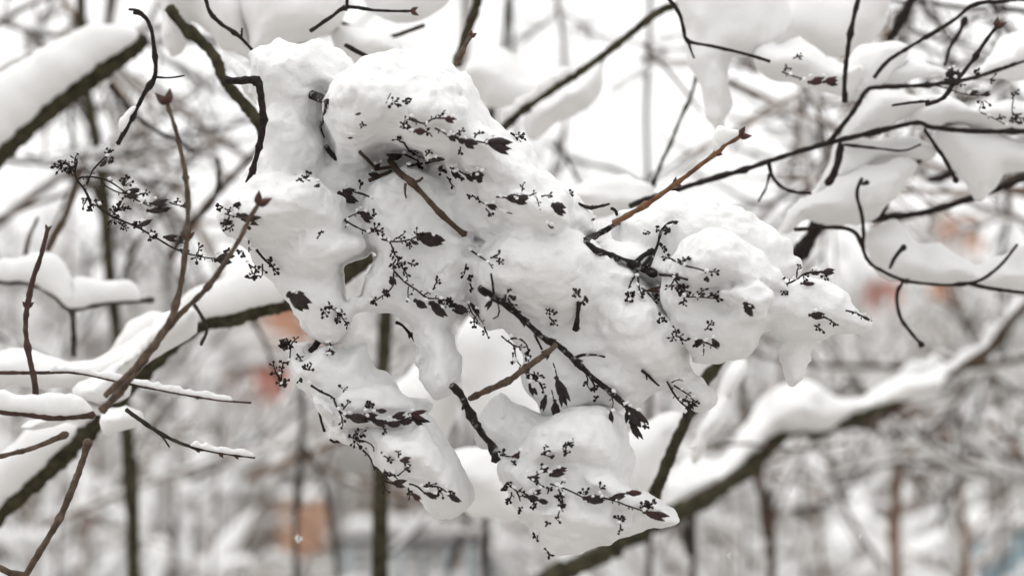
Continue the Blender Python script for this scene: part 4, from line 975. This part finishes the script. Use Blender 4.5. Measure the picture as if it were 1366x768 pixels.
S('black seed cluster at the mouth of the dark hollow beside the olive stick', [([(538,205),(546,209),(556,214)], 3), ([(538,189),(546,201),(560,209),(574,213)], 2.2), ([(544,221),(566,218),(592,213)], 3.6)], [(519,211,-8,22,12),(516,206,20,18,9),(492,232,15,15,9),(572,214,-6,20,8),(499,224,-20,12,7)], [(552,202,-60,12,6),(568,208,-50,12,6),(538,190,200,10,4),(560,221,100,12,5),(556,213,60,12,5)], seed=8)
S('blurred group of hanging capsules right of the dark hollow', [([(600,224),(612,228),(632,240)], 2.4)], [(604,224,70,18,11),(631,232,18,18,15),(620,232,35,18,10),(590,221,125,11,7),(636,238,40,12,10)], [(596,236,60,12,6),(612,232,80,12,6),(588,228,40,12,6)], seed=9)
S('lone capsule with a fine stalk in the shaded crease right of the olive stick', [([(630,260),(637,266),(646,272)], 2), ([(669,280),(675,283),(683,285)], 2)], [(649,273,22,16,9)], [(637,262,60,10,5),(648,278,40,8,4),(630,262,170,6,3)], seed=10)
S('pair of soft edged capsules on the right slope below the upper dome', [([(662,263),(668,263),(676,264)], 2.6)], [(675,263,8,24,14),(690,266,-12,20,11),(684,269,-5,22,9)], [(696,257,-80,10,4),(706,261,-20,10,4)], seed=11)
S('single triangular capsule far right on the upper slope', [([(716,264),(718,271),(721,280)], 2)], [(736,273,22,24,17),(738,276,35,20,12)], [(722,262,-10,8,3)], seed=12)
S('two black specks in the crease left of the orange brown twig', (), [(731,300,35,11,5),(789,294,-30,7,5)], [(760,258,10,8,4)], seed=13)
# left shoulder
S('small star shaped sprig on the left shoulder of the heap', (), [(419,249,-12,11,6)], [(409,240,-90,14,8),(405,243,200,8,4)], seed=14)
S('olive dark capsule with a stalk at the inner edge of the left shoulder', [([(472,256),(484,259),(497,264)], 3.4)], [(451,257,28,30,17),(458,254,10,20,11)], [(480,252,-80,10,4)], seed=15)
S('triangle of stalks holding one capsule, inner left of the heap', [([(460,293),(468,288),(478,284)], 2.4), ([(460,294),(474,302),(493,311)], 2.8), ([(461,295),(464,303)], 1.8)], [(477,283,20,24,13),(482,288,25,20,9)], [(498,286,-60,9,4),(493,311,-30,18,7),(500,305,10,14,5)], seed=16)
S('seed cluster with two dark capsules at the outer left edge of the heap', [([(300,285),(310,288),(322,291)], 2)], [(316,286,16,36,15),(322,292,8,30,10),(294,298,-4,20,10),(330,300,60,10,6)], [(298,276,180,12,6),(316,278,-60,12,5),(306,290,110,14,5),(312,300,140,12,5),(300,278,20,10,4)], seed=17)
S('spiky bare stalks on the lower part of the left shoulder', [([(332,321),(332,328),(332,336)], 2.6), ([(342,333),(350,343),(363,356)], 3.4), ([(332,352),(336,362),(338,370)], 2.4)], (), [(324,334,80,12,5),(358,350,-30,12,5),(364,358,40,16,6),(334,354,20,16,7),(336,366,10,14,6),(340,372,170,16,5),(350,352,100,12,4)], seed=18)
S('tiny seed speck in a snow dimple of the left shoulder', (), (), [(423,318,-60,12,4)], seed=19)
S('large black blurred capsule at the left under the shoulder of the heap', (), [(384,392,28,38,23),(390,396,45,28,18),(386,392,8,22,10)], (), D=F0-.045, seed=20)
S('sprig of three dark buds on the snow beside the large black capsule', [([(434,408),(442,411),(452,418),(461,430)], 2.4)], (), [(440,410,-150,10,4),(450,416,80,14,6),(452,418,-20,12,6),(460,428,60,10,6),(432,414,70,14,5)], seed=21)
# centre
S('seed head with a very large capsule at its right on the grey centre face', [([(509,319),(522,322),(535,322),(548,319),(560,314)], 2.6)], [(557,316,12,43,25),(560,312,22,36,15),(548,320,35,14,8)], [(520,322,80,18,7),(528,318,-30,12,4),(540,321,50,16,6),(524,330,70,16,6),(556,314,-60,10,4)], seed=22)
S('curled seed stalk with beaded buds on the left of the grey centre face', [([(525,361),(525,370),(525,379),(518,389),(508,396),(498,403)], 2.4)], [(521,369,68,16,9)], [(530,350,30,14,6),(536,354,60,18,9),(544,350,20,14,7),(528,346,100,14,6),(516,390,150,10,4),(500,401,160,10,5)], seed=23)
S('sloping seed head with three heavy capsules below the grey centre face', [([(526,362),(540,376),(556,387),(569,397),(580,398),(591,399),(606,408)], 2.8), ([(566,393),(573,389),(581,384)], 1.8), ([(545,382),(544,392),(546,400)], 1.8)], [(553,400,35,24,14),(573,403,42,37,17),(577,402,60,26,12),(605,407,26,24,15),(604,413,20,20,10)], [(578,386,-60,12,6),(588,398,70,12,5),(600,404,-30,12,5),(544,394,80,12,4),(594,400,80,14,5)], seed=24)
S('thin loop of seed pods edging the bright gap in the middle', [([(624,404),(630,418),(640,432)], 2), ([(625,402),(634,416),(645,432)], 1.8)], [(626,402,52,27,8),(657,399,125,21,7)], [(632,424,90,12,4),(646,436,80,12,4)], seed=25)
S('small dark blossom of buds above the middle of the flecked branch', (), (), [(676,392,40,18,7),(678,398,60,14,5)], seed=26)
S('two little upright bead stalks above the bright middle gap', (), (), [(622,352,100,18,8),(626,368,90,8,4),(627,378,80,12,5)], seed=27)
S('small sprig lying on the snow between stick and flecked branch', [([(628,334),(640,342),(652,350),(657,358)], 2.4)], (), [(654,344,-30,16,6),(662,348,20,10,5)], seed=28)
S('single dark bud tuft on the snow above the short upright twig', (), (), [(766,390,10,12,6),(728,412,30,14,6),(733,422,60,10,4)], seed=29)
S('tuft of looping stalks at the right rim of the bright middle gap', [([(669,448),(677,455),(685,461),(689,481)], 2.6), ([(681,452),(690,451),(698,455),(704,463),(705,480)], 2.6), ([(690,482),(698,492),(704,504)], 1.8)], (), [(684,460,20,12,5),(704,464,90,18,8),(702,470,60,14,6),(684,470,80,14,4)], seed=30, D=F0-.035)
S('bunch of drooping dark pods in the hollow above the lower right dome', [([(712,495),(718,508),(726,524)], 1.8), ([(736,520),(738,530),(740,538)], 1.8), ([(738,484),(741,494),(744,506)], 1.8)], [(706,512,62,22,11),(728,527,105,24,12),(742,503,68,44,14),(740,533,86,26,13),(748,520,78,28,12)], [(716,500,40,14,6),(720,510,70,14,6),(708,498,90,12,5)], seed=31, D=F0-.032)
S('cluster of plump pods on the right end of the flecked branch', [([(815,524),(818,538),(815,549)], 1.8), ([(834,540),(838,550),(841,564)], 2)], [(833,539,46,42,19),(836,544,58,34,15),(837,543,82,26,9),(840,562,58,30,12),(815,547,90,22,8)], [(860,566,10,10,4)], D=F0-.034, seed=32)
S('tiny bead sprigs on the snow left of the end pods', (), (), [(793,514,80,14,5),(792,528,60,8,4),(782,500,80,14,4)], seed=33)
S('small dark sprig near the upper rim of the right heap', [([(858,312),(862,311),(866,313)], 1.8)], (), [(858,311,-20,10,5)], seed=34)
S('withered flower tuft at the tip of the thin twig on the right heap', (), [(890,300,78,13,8),(896,296,10,10,5)], [(888,304,60,10,4),(876,310,-80,8,3),(882,330,60,12,4)], seed=35)
S('hanging seed stalks with one slim red capsule under the knobbly branch', [([(851,362),(842,376),(838,389),(837,402)], 3), ([(851,370),(852,380),(854,391)], 3), ([(856,384),(862,388),(868,388)], 2.4)], [(864,387,-4,22,7,1)], [(838,388,60,14,6),(840,396,110,10,4),(855,390,90,10,5),(864,390,60,14,7),(870,392,30,10,5)], seed=36)
S('dense seed head spreading right below the dome of the right heap', [([(880,366),(898,368),(917,373)], 4.4), ([(898,347),(907,351),(916,355),(930,358),(945,363)], 2.6), ([(900,372),(908,384),(913,396)], 2.8), ([(913,396),(930,396),(956,398)], 2.2)], [(896,367,12,22,10)], [(898,347,200,12,6),(910,350,-50,14,6),(944,362,10,10,6),(940,374,10,8,4),(904,380,60,18,9),(910,386,20,16,8),(914,394,100,14,7),(930,394,-50,16,8),(944,396,-20,14,7),(952,397,0,10,6),(900,372,120,12,5)], seed=37)
S('tiny upright sprig on the snow left of the lower right heap side', (), (), [(881,422,90,14,6),(778,400,20,10,4)], seed=38)
S('starry tuft of buds on the lower flank of the right heap', (), (), [(902,448,-100,12,6),(902,448,30,14,6),(898,450,150,8,4)], seed=39)
S('dark seed knot with stalks at the lower edge of the right heap', [([(927,455),(940,456),(958,465)], 2.6), ([(939,458),(939,466),(938,474)], 2.2)], [(951,452,60,16,12),(928,454,10,14,6)], [(940,440,-40,14,5),(930,456,60,10,4)], seed=40)
S('long seed head reaching off the right heap toward the red brick house', [([(986,385),(1005,388),(1021,387),(1042,381),(1060,374),(1076,364),(1097,362)], 3)], [(993,387,2,28,14),(1096,363,-4,21,11),(1068,378,2,21,8),(1080,363,10,16,8)], [(1040,380,-60,10,5),(1042,382,60,14,6),(1062,372,-70,14,6),(1070,366,40,12,5),(1024,388,40,12,5),(1100,366,60,12,3)], seed=41, D=F0-.03)
S('single drop shaped capsule under the long seed head of the right heap', (), [(993,403,62,24,15),(996,404,45,16,9)], (), seed=42)
S('stubby capsule and beads on the snow tail at the far right', [([(1098,422),(1106,426),(1115,432)], 2.6)], [(1079,420,4,24,13),(1084,418,14,18,9)], [(1108,426,50,12,6),(1086,434,30,12,5)], seed=43)
S('thin dark stalk along the tip of the snow tail', [([(1128,414),(1144,418),(1163,428)], 2.4)], [(1150,422,25,14,5)], [(1132,415,10,10,4)], seed=44)
S('branching stalk with dark tip where the heap meets the leaning dark stem', [([(890,509),(899,525),(909,537),(926,550)], 3), ([(899,514),(912,522),(926,531)], 2.2), ([(896,510),(904,506),(911,508)], 1.8)], [(921,538,112,28,11),(916,534,40,18,9)], [(910,536,-40,10,4),(922,530,40,10,5)], seed=45)
# lower left lobe
S('fan of fine beads at the left edge above the lower left lobe', [([(386,482),(387,471),(387,461),(379,452)], 2)], (), [(386,462,-130,18,8),(384,458,150,20,9),(380,452,130,14,7),(388,460,-60,12,3)], D=F0-.004, seed=46)
S('reddish bead tuft at the far left tip of the lower left lobe', [([(374,512),(376,500),(372,492)], 2)], [(377,511,20,8,5,1)], [(376,512,-60,16,8),(374,506,-120,18,8),(376,496,-80,14,7),(378,484,-20,8,3)], D=F0-.002, seed=47)
S('faint bead sprigs in the snow above the lower left lobe', [([(440,456),(441,463),(436,474)], 2)], [(437,468,20,11,9)], [(396,472,60,14,5),(413,483,60,14,6),(409,494,-40,10,5),(398,508,-20,8,4),(458,519,-30,12,5)], seed=48)
S('dense dark row of capsules along the top of the lower left lobe', [([(415,514),(428,522),(444,530),(448,540),(454,549),(462,555)], 3.4), ([(446,536),(452,548),(457,558)], 2.2), ([(460,553),(490,559),(520,564),(548,556)], 3)], [(463,555,8,30,14),(472,560,0,28,10),(496,560,18,26,12),(502,547,6,18,9),(514,563,14,24,13),(530,563,-4,24,13),(545,552,2,31,11,1),(549,557,24,26,9),(486,553,10,22,11),(524,556,-12,20,10)], [(458,546,-60,12,5),(492,542,-70,12,5),(456,556,90,10,4),(510,568,60,12,5)], seed=49)
S('lacy bead sprig on the left flank of the lower left lobe', [([(484,600),(493,609),(497,618),(500,627)], 2.8), ([(474,586),(486,588),(497,594),(499,602)], 2.2)], (), [(470,584,-40,18,8),(478,580,-20,14,7),(474,588,30,12,6),(488,598,-60,12,5),(508,604,-30,14,7),(500,624,-30,12,5),(512,608,30,10,5)], seed=50)
S('capsule with a bent stalk on the face of the lower left lobe', [([(545,622),(539,627),(531,634)], 2.4), ([(519,629),(524,633),(530,638)], 2.4)], [(534,614,-6,17,9)], [(540,626,-20,12,5),(532,610,-100,8,4)], seed=51)
S('seed head with four pointed capsules hanging under the lower left lobe', [([(546,645),(556,648),(567,658)], 2.6), ([(565,648),(576,648),(585,649),(592,653),(599,659)], 2.6), ([(512,640),(518,643),(524,645)], 2.2)], [(523,644,4,21,13),(550,658,38,18,10,1),(566,657,18,24,10),(597,659,28,25,11)], [(508,636,-20,14,7),(510,640,60,12,6),(514,632,-50,12,5),(545,650,80,12,6),(568,650,-40,10,4),(584,650,60,10,5),(600,658,-10,10,5)], seed=52)
# lower right heap
S('slim red capsule at the left shoulder of the lower right heap', [([(670,606),(676,608),(685,609)], 2)], [(683,609,-12,21,9,1)], [(672,604,160,8,4),(668,608,30,12,6),(682,614,30,7,3)], seed=53)
S('pair of upright bead stalks on the dome of the lower right heap', [([(729,608),(729,600),(728,592)], 2), ([(752,608),(755,598),(758,588)], 2)], (), [(729,608,-88,20,8),(728,598,70,8,4),(753,608,-75,24,10),(758,590,-10,8,4)], seed=54)
S('leaf like capsule cluster in the middle of the lower right heap', [([(708,640),(718,632),(726,628),(736,632)], 2.4)], [(733,634,-20,25,12),(738,628,-8,20,9),(704,636,12,18,9),(722,630,-40,10,6)], [(722,628,-60,12,5),(714,636,60,10,4)], seed=55)
S('ragged brown capsule cluster low on the lower right heap', (), [(702,662,12,20,11),(716,666,14,20,9),(712,658,-20,14,8)], [(704,660,200,8,4),(730,658,-70,10,4),(742,664,-20,8,4),(712,670,110,8,4)], seed=56)
S('long seed head with fat capsules crossing to the pointed end of the lower right heap', [([(734,645),(750,650),(764,656),(778,663)], 2.6), ([(745,652),(749,662),(751,672),(746,682),(743,693)], 2.6), ([(746,649),(751,640)], 2), ([(806,664),(822,668),(834,673),(858,681)], 3)], [(778,664,4,32,15),(784,668,0,28,11),(813,665,-14,26,11),(836,657,0,22,12,1),(858,682,17,38,12,1),(866,685,10,26,8)], [(780,660,-80,12,5),(800,652,-60,14,5),(858,676,-50,16,8),(866,674,-20,10,5),(748,672,40,10,5),(745,688,100,10,5),(750,660,160,10,4)], seed=57)
S('forked stalk with beads at the left rim of the lower right heap', [([(684,650),(690,656),(694,668)], 2.4), ([(691,656),(697,650)], 1.8)], (), [(676,642,60,12,5),(672,648,70,8,4),(682,656,100,16,7),(680,666,80,10,5),(692,676,50,8,4)], seed=58)
S('small dim bead tuft right of centre on the lower right heap', [([(824,690),(828,698),(827,708)], 1.8)], (), [(824,692,-20,12,6),(828,700,90,10,4)], seed=59)
S('dangling bits of stalk at the bottom tip of the lower right heap', [([(716,708),(717,714),(716,720)], 2)], [(726,731,20,12,6)], [(716,718,-80,14,6),(726,732,-60,12,6),(730,736,30,10,5),(728,702,-60,6,3)], seed=60)
# blurred remains on the right
S('blurred reddish capsules on the snow pad right of the hanging icicle', [([(1043,96),(1056,101),(1072,106)], 2.6)], [(1078,110,-6,24,12,1),(1098,110,-14,24,12,1),(1104,112,-8,16,10)], [(1058,78,-10,14,5),(1048,86,60,10,4)], D=1.22, seed=61)
S('withered dark seed bunch sitting on the forked bud twig at the upper right', [([(1245,113),(1262,118),(1290,126),(1318,126)], 2)], [(1262,100,-10,20,18),(1268,96,30,18,15),(1260,106,10,24,10),(1292,124,-6,14,8),(1310,128,-20,16,7)], [(1300,98,-20,10,5),(1276,108,30,10,4),(1310,132,80,20,5)], D=1.20, seed=62)
S('lacy sprig of beads near the right edge under the thin branch', [([(1308,150),(1322,156),(1344,168)], 1.8), ([(1352,132),(1350,146),(1352,164)], 1.8)], (), [(1350,132,-70,12,6),(1350,150,20,14,7),(1352,158,60,12,6),(1330,160,-40,10,4),(1322,112,-80,10,4)], D=1.21, seed=63)

# ---------------------------------------------------------------- a few drifting snowflakes
for (x, y, d, r), where in zip([(974,741,1.0,2.6),(1147,715,1.2,2.0),(1326,266,1.05,2.0),(1050,657,1.1,1.8),(396,719,1.3,4.0),(926,597,1.25,4.0)],
      ['below the lower right limb near the bottom edge', 'over the lower right thicket', 'before the snow hanging at the right edge', 'beneath the heavy snow ridge', 'in front of the orange bin', 'beside the dark leaning stem']):
    mb = MB(); p = P(x, y, d); k = K * d
    for j in range(5):
        a = RNG.uniform(0, 6.28); ellip(mb, p + Vector((math.cos(a), .2, math.sin(a))) * r * k * .5, (math.cos(a * 3), .3, math.sin(a * 3)), r * 1.5 * k, r * .9 * k, seg=6, rings=4, tip=1)
    tag(mb.build('snowflake', M['snow'], None, p), 'tiny white snowflake drifting ' + where, 'snowflake', 'drifting snowflakes')

# ---------------------------------------------------------------- thin out the shrubs that stand right in front of the far buildings
def clear_view(target, x0, x1, y0, y1, limit=.08, tries=12):
    for _ in range(tries):
        dg = bpy.context.evaluated_depsgraph_get(); cnt = {}
        for i in range(10):
            for j in range(10):
                d = P(x0 + (x1 - x0) * (i + .5) / 10, y0 + (y1 - y0) * (j + .5) / 10, 1.0) - ORG
                r = scene.ray_cast(dg, ORG, d.normalized(), distance=800)
                if r[0]:
                    o = r[4].original; o = o.parent or o
                    if o.name.split('.')[0] in ('snowy_shrub', 'snowy_tree', 'thin_stem', 'twig_spray'): cnt[o.name] = cnt.get(o.name, 0) + 1
        if not cnt: return
        n, c = max(cnt.items(), key=lambda t: t[1])
        if c < limit * 100: return
        o = bpy.data.objects[n]
        for ch in list(o.children): bpy.data.objects.remove(ch)
        bpy.data.objects.remove(o)
bpy.context.view_layer.update()
clear_view('brick_house', 1255, 1310, 285, 340, .22); clear_view('brick_house', 1150, 1190, 380, 425, .12)
clear_view('brick_shed', 345, 400, 415, 465, .12); clear_view('brick_shed', 305, 370, 488, 528, .12)
clear_view('litter_bin', 372, 434, 676, 730, .12); clear_view('utility_box', 1316, 1366, 718, 768, .25); clear_view('fence', 530, 650, 722, 765, .2)
